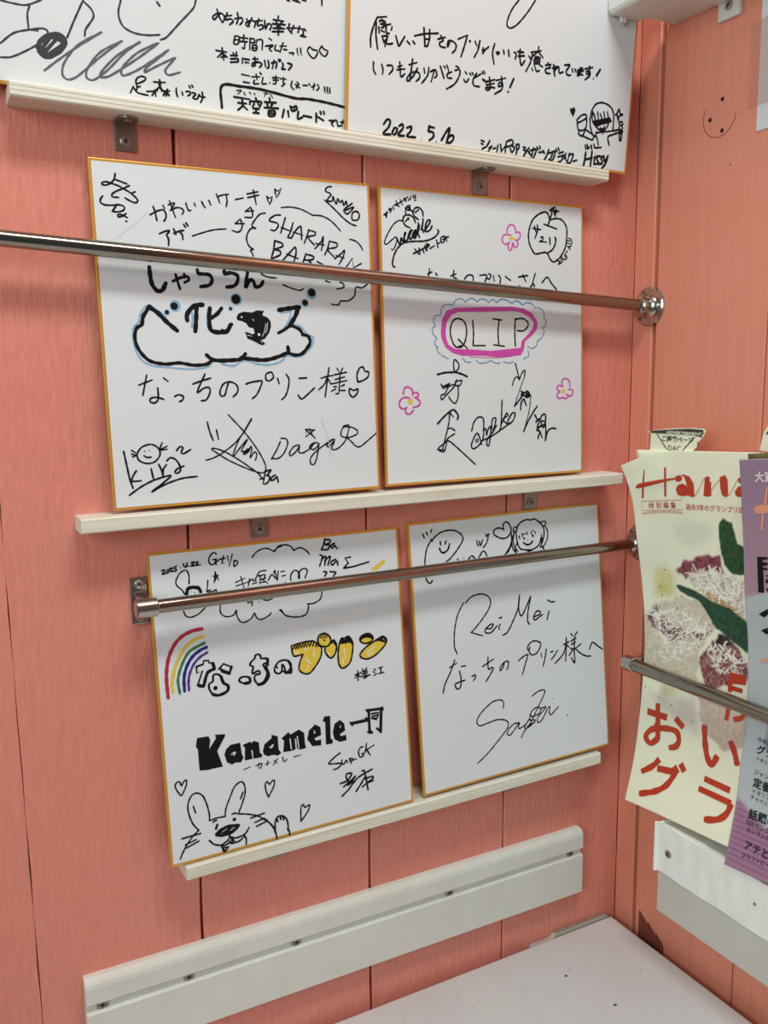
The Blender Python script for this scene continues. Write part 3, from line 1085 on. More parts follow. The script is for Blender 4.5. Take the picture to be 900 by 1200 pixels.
ks 15 2494 153 2508 123 2552 142 2544 166 2520 150 2493 156
ks 15 2566 125 2560 67 2603 86
k! 15 2611 99 2684 96
k! 15 2728 134 2729 64
k! 15 2736 110 2796 86
k! 15 2765 152 2773 134
k! 15 2795 156 2803 138
ks 12 2849 93 2902 97 2872 77 2888 53
k! 12 2909 107 2922 96
ks 12 2925 90 2933 59 2956 66
ks 12 2959 94 2994 96
ks 12 2978 110 2969 63''',
'u2': '''ks 15 273 949 235 859 217 784 220 712
ks 15 268 909 267 820 286 706
ks 15 280 954 361 973
ks 15 298 926 328 942 337 888 317 879
ks 15 309 906 350 918
ks 15 329 931 349 935 358 892
ks 15 343 901 405 923
ks 15 292 880 298 837
ks 15 420 903 414 879
ks 15 364 893 366 849 394 848
ks 15 317 857 345 851
ks 15 326 814 381 823 348 767
ks 15 333 798 355 768 397 764 429 775
ks 15 375 794 356 740
ks 15 460 840 480 789 495 764 522 808 548 849
k! 15 574 817 600 798
k! 15 631 826 650 809
ks 15 647 872 754 907 884 933
k! 15 737 953 754 807
ks 15 795 948 798 889 780 815 751 806
k! 15 756 865 799 872
ks 15 884 886 959 914
ks 15 911 920 938 884 903 861 912 833 964 830
ks 15 1006 878 986 840 990 887 1035 895 1074 872 1069 830 1040 800
ks 15 1094 922 1190 970
ks 15 1190 968 1165 881 1132 782
k* 1220 926 13
k! 13 1276 935 1294 903
ks 13 1330 950 1312 870 1273 798
k! 13 1364 897 1373 880
ks 13 1426 915 1389 883 1363 852
ks 13 251 599 253 538 275 505
ks 13 330 593 345 552 341 517
ks 14 383 592 432 598 440 567 406 525
ks 14 492 598 530 615
ks 14 507 640 513 578 524 523 561 551
ks 14 482 573 559 591
ks 14 601 632 678 662
ks 14 634 684 624 584 614 502
ks 14 688 617 641 540 592 498 584 520 632 574 697 584 713 546 678 509
k! 14 753 627 762 588
ks 14 803 641 792 575 737 503
ks 14 820 609 870 634 887 590 866 566
ks 14 863 633 831 529
k! 14 920 671 963 578
k! 14 957 677 973 662
k! 14 987 688 998 672
ks 14 1003 661 1013 627
ks 14 1042 643 998 619 1000 589 1045 590
k! 14 1084 697 1115 690
ks 14 1076 660 1124 674 1126 627 1078 548 997 494
k! 14 1185 666 1202 650
ks 14 1174 598 1198 578 1227 612
k! 14 1235 661 1245 647
k! 14 1259 671 1271 655
k! 14 1281 626 1356 674
ks 14 1309 673 1274 613 1284 567 1347 564
k! 14 1370 694 1379 678
k! 14 1388 703 1399 683
k! 14 1377 635 1388 618
k! 14 1398 632 1415 610
ks 13 1732 1361 1662 1272 1618 1175 1617 1124 1657 1111 1731 1157 1827 1264 1921 1396
ks 15 1311 880 1326 949
k! 15 1358 876 1371 852
ks 15 1425 912 1386 880 1363 848
ks 15 1490 951 1471 869 1494 780
k! 15 1512 882 1546 887
k! 15 1522 867 1543 874
k! 15 1591 914 1600 883
k! 15 1646 923 1658 873
ks 15 1712 915 1737 906 1728 859
k! 16 1753 928 1819 932
ks 16 1779 952 1778 893 1802 818 1838 863
k! 16 1761 890 1830 904
ks 14 1990 1009 1988 980
k! 14 1906 946 2019 978
ks 14 1923 949 1912 875 1858 772
k! 14 1882 910 1911 882
ks 14 1984 966 1910 901
ks 14 1994 961 2047 923
k! 14 1953 915 1997 922
ks 14 1946 894 1950 842
k! 14 1949 894 2016 908
ks 14 2015 918 2012 852
k! 14 1956 876 2009 884
k! 14 1958 856 2011 865
ks 14 1926 811 1936 793
ks 14 1960 830 1981 794 2016 806
k! 14 2021 853 2049 844
ks 16 2083 863 2145 879
ks 16 2108 887 2139 852 2086 830 2098 798 2143 799
k! 16 2178 884 2200 787
ks 16 2166 849 2219 871 2187 819
ks 16 2195 834 2238 874 2252 822 2297 836
ks 16 2309 899 2373 909 2333 848 2354 818 2391 823
k! 16 2404 880 2416 855
k! 16 2438 885 2453 864
k! 16 2471 877 2534 907
k! 16 2473 856 2545 888
ks 16 2505 909 2506 848 2475 830 2483 851 2540 846
ks 16 2563 905 2656 933
ks 16 2617 940 2623 880 2592 861 2584 887 2628 887 2626 853 2573 810
k! 21 2753 928 2711 866
k* 2676 833 9
k! 20 1724 688 1687 610
k* 1669 568 11
ks 15 1412 615 1511 649
ks 15 1422 590 1505 616
ks 15 1451 660 1466 571 1434 547 1416 564 1474 579 1516 579
ks 15 1529 645 1629 680
ks 15 1586 687 1591 616 1558 598 1564 631 1599 630 1594 577 1520 528
ks 17 368 115 398 156 431 153 418 99 367 37 439 40
ks 17 473 99 456 52 484 45 505 96 476 99
ks 18 523 120 553 139 563 111 515 45 575 45
ks 18 603 116 645 132 638 90 606 46 691 47
k! 18 830 160 823 114
ks 18 840 154 882 152
ks 18 823 114 871 112 878 75 837 40
k* 909 36 7
ks 18 964 55 1004 122 1046 173 1034 102 1019 39
ks 18 1063 114 1026 71 1047 42 1090 78 1088 112 1057 105
k* 752 37 5
k! 15 1397 109 1428 102
k! 15 1399 82 1419 77
ks 15 1492 117 1461 66 1412 36
k! 15 1488 53 1521 73
ks 15 1512 64 1484 24
k! 15 1533 51 1563 62
k! 15 1588 89 1580 33
k! 15 1616 101 1626 54
ks 15 1627 38 1666 83
ks 15 1683 133 1676 76 1675 36
ks 15 1683 133 1744 156 1757 118 1686 85
ks 15 1728 82 1752 45 1781 88 1748 101
ks 15 1799 123 1808 59 1802 34
ks 15 1795 114 1830 127 1827 86 1803 75
k! 16 1881 109 1907 104
k! 16 1887 85 1909 79
ks 16 1949 109 1920 73 1892 29
k! 16 1941 75 1987 40
ks 16 1962 86 2036 103 2010 26
ks 16 2003 115 1988 32
k! 16 2045 128 2058 105
k! 16 2077 140 2083 116
k! 16 2071 82 2114 92
k! 16 2123 105 2136 82
ks 16 2188 121 2161 52 2141 25
ks 16 2191 88 2234 101 2217 41 2196 31
ks 16 2223 100 2266 113 2250 45 2220 17
k! 16 2275 139 2288 116
k! 16 2301 151 2316 128
k! 16 2312 102 2366 122
k! 16 2304 68 2380 93
ks 16 2369 92 2352 40 2309 19
ks 16 2401 113 2383 60
ks 16 2392 87 2420 31
ks 16 2446 118 2430 49
ks 16 2436 100 2492 115 2465 36 2432 24
k! 16 2498 48 2542 65
k! 16 2636 216 2646 183
k! 16 2658 227 2668 194
k! 16 2669 186 2690 206
k! 16 2711 225 2722 192
k! 16 2745 238 2760 206
ks 16 2772 207 2841 220
ks 20 2649 150 2644 90 2632 21
k! 20 2729 168 2720 31
k! 20 2645 82 2735 109
ks 20 2769 122 2765 53
k* 2773 153 5
ks 20 2838 138 2792 124 2808 92 2822 68 2783 55
ks 20 2885 144 2852 123 2866 99 2869 73 2830 60
ks 20 2885 144 2902 94 2933 140
ks 20 2939 150 2916 78 2874 27
k# 14 2413 527 2444 528 2461 547 2481 520 2458 455 2421 496
ks 14 2506 433 2558 481 2614 497 2628 474 2574 434 2520 410
ks 14 2511 425 2537 346 2616 364 2633 425 2623 473
ks 14 2544 347 2541 313 2588 294 2617 348
ks 14 2576 301 2718 276 2738 304
ks 14 2616 364 2736 321
ks 14 2670 463 2689 549 2740 614 2831 635 2929 607 2972 537 2977 394
ks 14 2670 463 2688 382 2737 313 2780 352
ks 14 2737 313 2773 309 2804 236
ks 15 2944 253 2920 327 2992 362 3084 399
ks 14 2757 349 2988 395
ks 14 2702 534 2698 467 2751 407 2836 376 2901 426 2917 496
k! 14 2715 519 2745 456
ks 14 2759 542 2778 478
k! 14 2796 530 2823 492
k! 14 2840 553 2857 505
k! 14 2887 559 2905 503
k# 14 2711 452 2927 514 2955 476 2887 450 2830 434 2751 399
ks 14 2810 398 2846 394 2866 422
ks 14 2836 376 2850 352
ks 15 3007 550 3036 605 3053 565 3089 562 3044 538 3037 495 3019 544 2990 548
ks 15 3085 493 3051 480 3065 456 3100 469 3085 493
k! 15 3056 438 3075 312
k! 15 3098 443 3094 314
ks 15 2988 395 3058 413 3108 402 3063 371''',
'hana': '''R# 5 184 3741 193 3733 165 3589 135 3430 113 3434 147 3594
R# 5 407 3720 429 3714 413 3418 388 3419
R# 5 71 3585 102 3605 180 3601 343 3598 537 3611 540 3594 410 3573 238 3553 108 3553 74 3562
R# 5 528 3608 575 3638 620 3626 628 3598 590 3570 544 3577
R# 5 539 3493 570 3538 625 3555 661 3545 687 3529 672 3586 647 3630 593 3633 648 3647 719 3630 769 3562 772 3449 780 3435 744 3426 691 3440 618 3428 563 3436
R# 5 885 3449 898 3541 910 3618 945 3647 970 3627 963 3586 990 3584 979 3566 979 3455 936 3442
R# 5 1087 3640 1145 3663 1173 3623 1176 3528 1170 3467 1145 3449 1105 3470 1088 3537
R# 5 1252 3513 1293 3562 1333 3564 1345 3471 1290 3461 1259 3479
R# 5 1291 3629 1320 3650 1335 3644 1334 3604 1302 3592
Rs 5 771 3435 818 3487 893 3610 945 3643
Rs 5 982 3511 1043 3576 1112 3641
Rs 5 1170 3460 1220 3517 1271 3601 1304 3643
Rs 5 593 3633 666 3645
R! 5 107 3397 615 3390 617 3288 104 3289 107 3397
R! 60 107 1019 380 1020
R! 59 237 1141 293 765
Rs 59 293 765 200 688 125 743 191 838 373 901 529 907 573 822 539 750 452 712
R! 57 492 1045 610 975
Rs 59 248 929 281 838 288 739
Rs 58 353 558 278 460 140 355
R! 59 343 455 589 489
Rs 57 589 489 515 338 387 223 172 123
R! 57 561 548 623 490
R! 57 638 597 700 532
Rs 60 869 1076 901 919 954 768 1022 707 1074 817
Rs 58 1196 1006 1264 911 1318 790
R! 60 958 544 1277 528
R! 60 910 426 1315 411
Rs 58 1315 411 1287 299 1200 210 1046 154
R! 45 1131 1676 1134 1490
R! 45 1123 1663 1309 1672
R! 45 1127 1605 1312 1627
R! 45 1132 1536 1280 1534
R! 45 1138 1339 1123 1195
Rs 44 1205 1229 1294 1266 1336 1358''',
'purp': '''o! 20 278 3650 247 3493
o! 21 226 3429 205 3279
o# 5 130 3456 149 3485 199 3496 295 3499 292 3427 195 3421 146 3426
k# 5 148 3020 255 3023 255 3006 202 2998 199 2975 254 2972 254 2951 204 2943 203 2927 253 2919 253 2905 206 2906 212 2691 153 2690
k# 5 239 2858 252 2861 252 2846 238 2844
k# 5 238 2821 259 2819 258 2786 232 2788
k# 5 231 2737 257 2731 256 2693
k# 5 147 2481 244 2542 245 2495 198 2456
k# 5 156 2324 227 2359 228 2301 207 2296
o# 5 124 2029 167 2046 213 2059 213 2025 157 2020''',
}
FRAMES = {
'c1': ([-0.56708, -0.01829, 1.24935],[0.99994, 0.0, 0.01065],[-0.01065, 0.03597, 0.9993],0.2420,0.2730),
'c2': ([-0.31686, -0.0142, 1.25227],[1.0, 0.0, 0.00178],[-0.00178, 0.03062, 0.99953],0.2380,0.2734),
'c3': ([-0.53797, -0.0284, 0.93782],[0.99998, 0.0, 0.00702],[-0.00699, 0.0917, 0.99576],0.2408,0.2726),
'c4': ([-0.28497, -0.02825, 0.94105],[0.99993, 0.0, 0.01204],[-0.01199, 0.09098, 0.99578],0.2421,0.2731),
'u2': ([-0.357, -0.0215, 1.5616],[0.99994, 0.0, -0.0109],[0.01087, -0.06994, 0.99749],0.3195,0.3600),
'u1': ([-0.655, -0.016, 1.5648],[0.99994, 0.0, -0.0109],[0.01087, -0.06994, 0.99749],0.3155,0.3600),
}
PRINT = [
('hana','特 別 編 集',186,3306,531,3299,'R',0.008),
('hana','MAGAZINE HOUSE MOOK',106,3243,616,3244,'R',0.0),
('hana','過去3年のグランプリ店',658,3300,1350,3315,'R',0.01),
('purp','大賞',158,3714,353,3711,'W',0.03),
('purp','今年の',154,1252,304,1234,'k',0.006),
('purp','グラン',159,1146,427,1122,'k',0.022),
('purp','イタリアン',159,1071,383,1045,'k',0.006),
('purp','ジャンル',161,939,372,919,'k',0.006),
('purp','定番',157,820,358,808,'k',0.022),
('purp','イタリアン',157,749,413,736,'k',0.006),
('purp','チャイニーズ',151,693,442,665,'k',0.006),
('purp','話題の',160,514,451,515,'k',0.022),
('purp','NYペンタ',155,446,405,435,'k',0.006),
('purp','スリランカ',164,384,418,376,'k',0.006),
('purp','アテと',178,226,437,217,'k',0.015),
('purp','クラフトビール',170,137,525,148,'k',0.006),
]
FOOD = [
('soft',[(19.4,261.3),(33.9,267.4),(45.3,258.8),(43.6,238.5),(16.4,231.4)],(212,200,116),(228,218,160),9),
('soft',[(45.1,316.4),(95.5,320.6),(97.6,303.6),(63.7,290.5),(47.1,298.5)],(232,228,202),(238,235,208),12),
('rough',[(-0.8,210.4),(21.9,227.4),(49.0,234.6),(75.0,237.4),(87.6,224.2),(97.0,212.2),(83.6,199.8),(73.4,180.7),(71.6,150.6),(25.6,147.1),(0.3,144.6),(-3.3,191.9)],(228,218,192),(212,198,172),4),
('rough',[(47.3,261.9),(59.1,276.1),(76.6,283.1),(104.4,286.8),(107.0,279.4),(106.1,267.3),(85.1,265.7),(71.8,265.2),(59.2,257.9)],(112,36,52),(158,84,92),3),
('rough',[(63.0,262.6),(85.5,269.8),(107.9,270.2),(130.3,262.8),(129.8,225.5),(114.9,234.9),(96.3,241.3),(77.1,247.9),(65.8,254.6)],(222,214,196),(196,170,160),3),
('rough',[(73.8,248.8),(96.6,245.5),(115.2,239.0),(128.4,228.0),(129.8,224.2),(105.5,233.3),(83.3,242.0)],(204,180,120),(190,150,110),3),
('rough',[(6.5,210.1),(18.0,222.4),(24.6,211.7),(42.2,203.2),(63.3,201.4),(82.1,203.7),(81.9,196.6),(63.2,195.7),(38.3,183.5),(20.4,194.7),(7.8,196.9)],(106,50,62),(170,120,120),3),
('rough',[(75.2,178.3),(86.9,190.6),(100.1,205.9),(115.9,198.1),(132.8,182.9),(133.5,164.2),(109.3,155.6),(89.0,145.1),(80.1,151.2),(74.0,163.9)],(122,46,58),(176,130,126),3),
('rough',[(91.0,197.1),(100.1,204.5),(112.8,202.9),(115.8,196.7),(99.9,192.0),(91.8,193.1)],(40,30,40),(70,50,60),2),
('rough',[(74.8,134.4),(107.0,133.8),(137.7,128.3),(136.2,97.0),(115.3,88.8),(95.4,95.2),(79.3,115.7)],(216,194,172),(200,176,162),3),
('soft',[(24.3,135.0),(42.6,137.5),(48.5,125.9),(28.4,119.0)],(200,182,120),(210,196,150),5),
('soft',[(9.4,120.1),(72.6,133.9),(82.4,95.0),(113.6,86.6),(78.1,93.7),(34.7,107.5)],(222,214,194),(210,200,186),8),
('leaf',[(104.9,318.8),(109.9,324.4),(120.3,320.2),(125.2,301.3),(132.5,298.2),(132.3,271.0),(117.2,270.1),(109.9,275.8),(106.1,288.6),(104.0,305.6)],(48,92,42),(30,62,34),0.6),
('leaf',[(45.3,248.5),(51.5,249.4),(70.2,246.2),(89.7,238.9),(108.7,234.5),(131.3,224.5),(131.1,215.1),(95.0,209.4),(82.5,227.9),(74.6,236.4),(59.4,239.5),(47.6,244.8)],(44,84,56),(28,56,40),0.6),
('leaf',[(47.9,244.4),(58.6,246.1),(75.3,241.7),(94.8,236.5),(113.7,234.3),(133.0,221.7),(132.7,192.2),(112.8,201.6),(97.0,210.8),(87.6,222.8),(74.9,236.0),(51.3,242.1)],(46,88,60),(30,62,44),0.6),
]
SHREDS = [([(63.2,264.0),(85.5,269.8),(107.9,270.2),(130.3,262.8),(130.3,236.3),(115.2,239.0),(96.6,245.5),(77.3,250.7)],150),([(8.5,214.9),(48.1,220.1),(83.9,211.0),(80.2,193.5),(64.9,178.9),(28.3,159.4),(20.4,191.8)],190),([(80.2,187.8),(109.5,194.0),(131.3,182.5),(125.6,169.1),(94.2,163.0)],70)]
PEPPER = [[(77.3,261.0),(85.3,257.5),(103.8,257.8),(99.0,245.9),(112.6,248.0),(113.4,241.4),(97.8,239.2),(52.3,237.0),(25.9,234.0),(23.7,243.5),(32.1,262.8),(106.3,247.0),(94.2,257.4),(45.2,223.2)],[(79.8,211.9),(86.4,212.6),(90.3,214.7),(83.7,204.0),(88.8,206.4),(86.2,202.4),(73.4,186.4),(51.8,237.2),(25.9,233.9),(45.1,223.2)],[(4.4,127.6),(24.0,120.8),(41.5,117.3),(71.6,107.3)]]
HB = [(0.889,0.0392),(0.9345,0.029),(0.9808,0.0225),(1.0243,0.0185),(1.059,0.0175),(1.1043,0.0205),(1.1843,0.0315),(1.236,0.0385),(1.277,0.043)]
HP = [(0.889,0.0411),(0.9345,0.0301),(0.9808,0.0238),(1.0243,0.0207),(1.059,0.0195),(1.1043,0.0225),(1.1843,0.036),(1.236,0.0454),(1.2613,0.0541)]
PP = [(0.8868,0.0478),(0.9459,0.0357),(1.0072,0.0301),(1.0345,0.0274),(1.071,0.0281),(1.1157,0.0322),(1.1385,0.0366),(1.196,0.0435),(1.277,0.0547)]

def catmull(P, step):
    P = [Vector(p) for p in P]
    if len(P) < 3: return P
    closed = (P[0] - P[-1]).length < 1e-5
    Q = ([P[-2]] if closed else [P[0] * 2 - P[1]]) + P + ([P[1]] if closed else [P[-1] * 2 - P[-2]])
    out = [P[0]]
    for i in range(1, len(Q) - 2):
        a, b, c, d = Q[i - 1:i + 3]; L = (c - b).length; n = max(2, min(14, int(L / step) + 1))
        for k in range(1, n + 1):
            t = k / n
            # centripetal-like: shorten tangents on very uneven spacing
            m1 = (c - a) * .5; m2 = (d - b) * .5
            if m1.length > L: m1 *= L / m1.length
            if m2.length > L: m2 *= L / m2.length
            out.append(b * (2 * t**3 - 3 * t**2 + 1) + m1 * (t**3 - 2 * t**2 + t) + c * (3 * t**2 - 2 * t**3) + m2 * (t**3 - t**2))
    return out
def write(mb, data, place, lift0=0.00022, dl=0.0000008, step=0.0012):
    """place(u, v, lift) -> xyz.  Pen strokes become inked ribbons lying on the sheet."""
    lift = lift0
    for ln in data.strip().split('\n'):
        key, *nums = ln.split(); nums = [float(x) for x in nums]; m = INK[key[0]]; md = key[1]; lift += dl
        if md == '*':
            u, v, r = [x * 1e-4 for x in nums]
            ring = [place(u + r * math.cos(a * math.pi / 8), v + r * math.sin(a * math.pi / 8), lift) for a in range(16)]
            mb.add(ring, [list(range(16))], m); continue
        wd = nums[0] * 1e-4 * 1.1 + (.00024 if key[0] in 'kK' else 0); P = [Vector((nums[i] * 1e-4, nums[i + 1] * 1e-4)) for i in range(1, len(nums), 2)]
        if md == '#':
            if len(P) > 3 and (P[0] - P[-1]).length < 2e-4: P = P[:-1]
            tri = geometry.tessellate_polygon([[Vector((p.x, p.y, 0)) for p in P]])
            mb.add([place(p.x, p.y, lift) for p in P], [list(t) for t in tri], m)
            md = '!'; P = P + [P[0]]; wd = min(wd, .0004) if key[0] != 'R' else .0001
        if md == 's': P = catmull(P, step)
        Q = [P[0]]
        for p in P[1:]:
            if (p - Q[-1]).length > 1e-5: Q.append(p)
        if len(Q) < 2: continue
        vs = []
        for i, p in enumerate(Q):
            t = (Q[min(i + 1, len(Q) - 1)] - Q[max(i - 1, 0)])
            if t.length < 1e-7: t = Q[i] - Q[i - 1]
            t.normalize(); n = Vector((-t.y, t.x)) * wd / 2
            # pen pressure: the line swells and thins a little along the stroke
            k = 1 + .10 * math.sin(i * .9 + nums[1] * .13)
            if md == 's' and i == len(Q) - 1: k *= .75
            vs += [place(p.x + n.x * k, p.y + n.y * k, lift), place(p.x - n.x * k, p.y - n.y * k, lift)]
        mb.add(vs, [[2 * i, 2 * i + 1, 2 * i + 3, 2 * i + 2] for i in range(len(Q) - 1)], m)
        joints = Q if md == '!' else (Q[0], Q[-1])
        if key[0] == 'R': joints = Q[1:-1] if md == '!' else ()
        for p in joints:
            mb.add([place(p.x + wd * .48 * math.cos(a * math.pi / 5), p.y + wd * .48 * math.sin(a * math.pi / 5), lift + .0000003) for a in range(10)], [list(range(10))], m)
def text_mesh(body, bold=0.0):
    cu = bpy.data.curves.new('text', 'FONT'); cu.body = body; cu.offset = bold; cu.resolution_u = 3; cu.fill_mode = 'FRONT'
    o = bpy.data.objects.new('text', cu); COL.objects.link(o)
    ev = o.evaluated_get(bpy.context.evaluated_depsgraph_get()); me = ev.to_mesh()
    vs = [v.co.to_2d() for v in me.vertices]; fs = [list(p.vertices) for p in me.polygons]
    ev.to_mesh_clear(); bpy.data.objects.remove(o); bpy.data.curves.remove(cu)
    return vs, fs

# ------------------------------------------------------------------ the room
GR = [(-0.6496, -0.0065, .0003), (-0.5017, .0073, .0026), (-0.3299, .0032, .0022), (-0.1668, .0003, .0018)]
ZT, ZB = 2.6, 0.0
mb = MB()
edges = [(-2.3, 0, .002)] + [(-1.97 + .165 * i, 0, .002) for i in range(8)] + GR + [(-0.0002, 0, .0004)]
def wave(z, s): return .00035 * math.sin(z * 61 + s * 7) + .0003 * math.sin(z * 143 + s * 3)
nz = 60
for i in range(len(edges) - 1):
    (xa, ka, ga), (xb, kb, gb) = edges[i], edges[i + 1]; vs = []; fs = []
    for k in range(nz + 1):
        z = ZB + (ZT - ZB) * k / nz; A = xa + ka * (z - 1.35) + ga / 2 + wave(z, i); B = xb + kb * (z - 1.35) - gb / 2 + wave(z, i + .4)
        c = .0012; d = .0003 if ZB == 0 and (i == len(edges) - 2 or abs(xb + .6496) < .001) else c; c = .0003 if abs(xa + .6496) < .001 else c
        vs += [(A, .012, z), (A, c, z), (A + c, 0, z), (B - d, 0, z), (B, d, z), (B, .012, z)]
    for k in range(nz):
        for j in range(5): fs.append([k * 6 + j, k * 6 + j + 1, k * 6 + 7 + j, k * 6 + 6 + j])
    mb.add(vs, fs, M_WALL)
mb.box((-2.3, .0115, ZB), (0.0, .05, ZT), M_GAP)
for p in ((-0.0345, 1.4735), (-0.0355, 1.470), (-.0365, 1.4665), (-.118, 1.43), (-.6, 1.515), (-.598, 1.509)):
    mb.lathe([(0, .0009), (.0005, .0006), (.0007, .0002)], (p[0], .0001, p[1]), (0, -1, 0), M_WALL, 8)
tag(mb.build('wall_left'), 'salmon pink painted vertical board wall behind the cards', kind='structure')

mb = MB()
YB = [(0, -.0278)] + [(-.0332 - .1395 * i, -.0332 - .1395 * (i + 1) + .0014) for i in range(15)]
for y0, y1 in YB:
    c = .0012
    d = .0003 if y0 == 0 else c
    mb.prism([(.012, y0), (d, y0), (0, y0 - d), (0, y1 + c), (c, y1), (.012, y1)], ZB, ZT, lambda p, q, a: (p, q, a), M_WALLB)
mb.box((.0115, -2.3, ZB), (.05, .05, ZT), M_GAP)
# old screw holes, the scratched ring around them, a chip, a dark scuff by the table
for y, z in ((-.1092, 1.6128), (-.0951, 1.5973), (-.1102, 1.584)):
    mb.lathe([(0, .0021), (.0002, .0019)], (-.0001, y, z), (-1, 0, 0), M_SLOT, 14)
mb.lathe([(0, .0008), (.0002, .0007)], (-.0001, -.1221, 1.5503), (-1, 0, 0), M_SLOT, 8)
arc = []
for k in range(15):
    a = math.radians(150 + k * 11); arc.append((-.1065 - .0195 * math.cos(a) * -1 * -1 if False else -.1065 + .0195 * math.cos(math.radians(30 - k * 14.5)), 1.5985 + .0195 * math.sin(math.radians(30 - k * 14.5))))
M_SCR = mat('scratch', (120, 66, 52), .7)
vs = []
for i, (y, z) in enumerate(arc):
    t = Vector(arc[min(i + 1, 14)]) - Vector(arc[max(i - 1, 0)]); t.normalize()
    vs += [(-.0003, y - t.y * .0003, z + t.x * .0003), (-.0003, y + t.y * .0003, z - t.x * .0003)]
mb.add(vs, [[2 * i, 2 * i + 1, 2 * i + 3, 2 * i + 2] for i in range(14)], M_SCR)
M_SCUFF = mat('dark_scuff', (120, 58, 46), .8)
for k in range(9):
    y = -.040 - k * .0044; mb.add([(-.0003, y, .700), (-.0003, y - .0041, .700), (-.0003, y - .0040, .7345 - k * .0024 - (k % 3) * .002), (-.0003, y, .736 - k * .0022)], [[0, 1, 2, 3]], M_SCUFF)
tag(mb.build('wall_right'), 'salmon pink painted board wall on the right of the corner', kind='structure')
mb = MB(); mb.box((-2.3, -2.3, -.03), (.05, .05, 0), grain(mat('floor_vinyl', (150, 128, 104), .5), (3, 3, 3), 0, 0, (136, 114, 92)))
tag(mb.build('floor'), 'plain floor under the table', kind='structure')
mb = MB(); mb.box((-2.3, -2.3, 2.6), (.05, .05, 2.63), mat('ceiling_white', (214, 208, 200), .8))
tag(mb.build('ceiling'), 'plain ceiling', kind='structure')

# ------------------------------------------------------------------ picture ledges on the left wall
def l_bracket(parent, x, ztop, w=.0165, h=.031, d=.022):
    """small zinc angle bracket: upright on the wall, rounded tongue under the plank; parent space = world"""
    b = MB(); t = .0018
    b.box((x - w / 2, -t - .0002, ztop - h), (x + w / 2, -.0003, ztop), M_BRACK, .0007)
    tongue = [(x - w / 2, -.0002), (x - w / 2, -d + w / 2)] + [(x - w / 2 * math.cos(math.pi * k / 10), -d + w / 2 - w / 2 * math.sin(math.pi * k / 10)) for k in range(1, 10)] + [(x + w / 2, -d + w / 2), (x + w / 2, -.0002)]
    b.prism(tongue, ztop - t, ztop - .0001, lambda p, q, a: (p, q, a), M_BRACK)
    o = b.build('bracket', parent)
    screw(o, (x, -t, ztop - h * .66), (0, -1, 0), .0044)
    screw(o, (x, -d * .62, ztop - t), (0, 0, -1), .0036)
def ledge(label, z, xa, xb, d, h, k, brackets, lines, bh):
    zc = z + k * ((xa + xb) / 2 + .3)
    t = thing('picture_ledge', (0, 0, 0), label, 'shelf', 'whitewashed picture ledges on the pink wall')
    L = (xb - xa) / 2; mtx = Matrix.Translation(((xa + xb) / 2, 0, zc)) @ Matrix.Rotation(-math.atan(k), 4, 'Y')
    b = MB()
    # front profile with shallow plywood lines
    prof = [(-.0002, 0), (-d + .0012, 0), (-d, -.0012)]
    for q in lines: prof += [(-d, -h * q + .0004), (-d + .0006, -h * q), (-d, -h * q - .0004)]
    prof += [(-d, -h + .0012), (-d + .0012, -h), (-.0002, -h)]
    b.prism(prof, -L, L, lambda p, q, a: mtx @ Vector((a, p, q)), M_WOOD)
    b.build('plank', t)
    for x in brackets: l_bracket(t, x, z + k * (x + .3) - h + .0001, h=bh)
    return t
ledge('topmost of the three whitewashed wooden ledges, under the two largest signed cards', 1.5608, -.6243, -.0666, .0292, .0107, -.0109, (-.5392, -.2044), (.32, .62), .022)
ledge('middle whitewashed wooden ledge, under the cards with the cloud lettering and the pink oval', 1.2483, -.5945, -.0364, .0297, .0119, .0071, (-.4385, -.1382), (), .022)
ledge('lowest whitewashed wooden ledge with layered front edge, under the rabbit card', .9379, -.5257, -.0589, .0323, .0128, .0057, (-.43, -.16), (.3, .55, .78), .020)

# ------------------------------------------------------------------ autograph cards
def card(key, label, T=.0028, name='autograph_card'):
    o, rt, up, W, H = FRAMES[key]; o, rt, up = Vector(o), Vector(rt), Vector(up); n = rt.cross(up).normalized()   # n towards the room
    up = n.cross(rt)
    root = thing(name, None, label, 'signed card', 'autograph cards on the ledges',
                 Matrix(((rt.x, up.x, n.x, o.x), (rt.y, up.y, n.y, o.y), (rt.z, up.z, n.z, o.z), (0, 0, 0, 1))))
    b = MB(); b.box((0, 0, -T), (W, H, 0), M_GOLD, .0005); tag(b.build('gold_edged_board', root), 'gold paper rim of the card')
    b = MB(); e = .0023
    b.box((e, e, -.0002), (W - e, H - e, .00015), M_CARD)
    write(b, STROKES[key], lambda u, v, l: (min(max(u, e), W - e), v, l))
    b.build('signed_face', root, fix=False)
    return root
card('u1', 'white card on the top ledge with big grey brush signature and a music note')
card('u2', 'white card on the top ledge dated 2022.5.10, with a small cup-holding girl doodle')
card('c1', 'gold-rimmed card with a black and blue cloud round thick letters and a small orca doodle')
card('c2', 'gold-rimmed card with QLIP inside a magenta oval and three pink flowers')
card('c3', 'gold-rimmed card with a rainbow, yellow pudding letters and a waving rabbit doodle')
card('c4', 'gold-rimmed card signed ReiMei with a pigtailed girl face at the top, lower right')

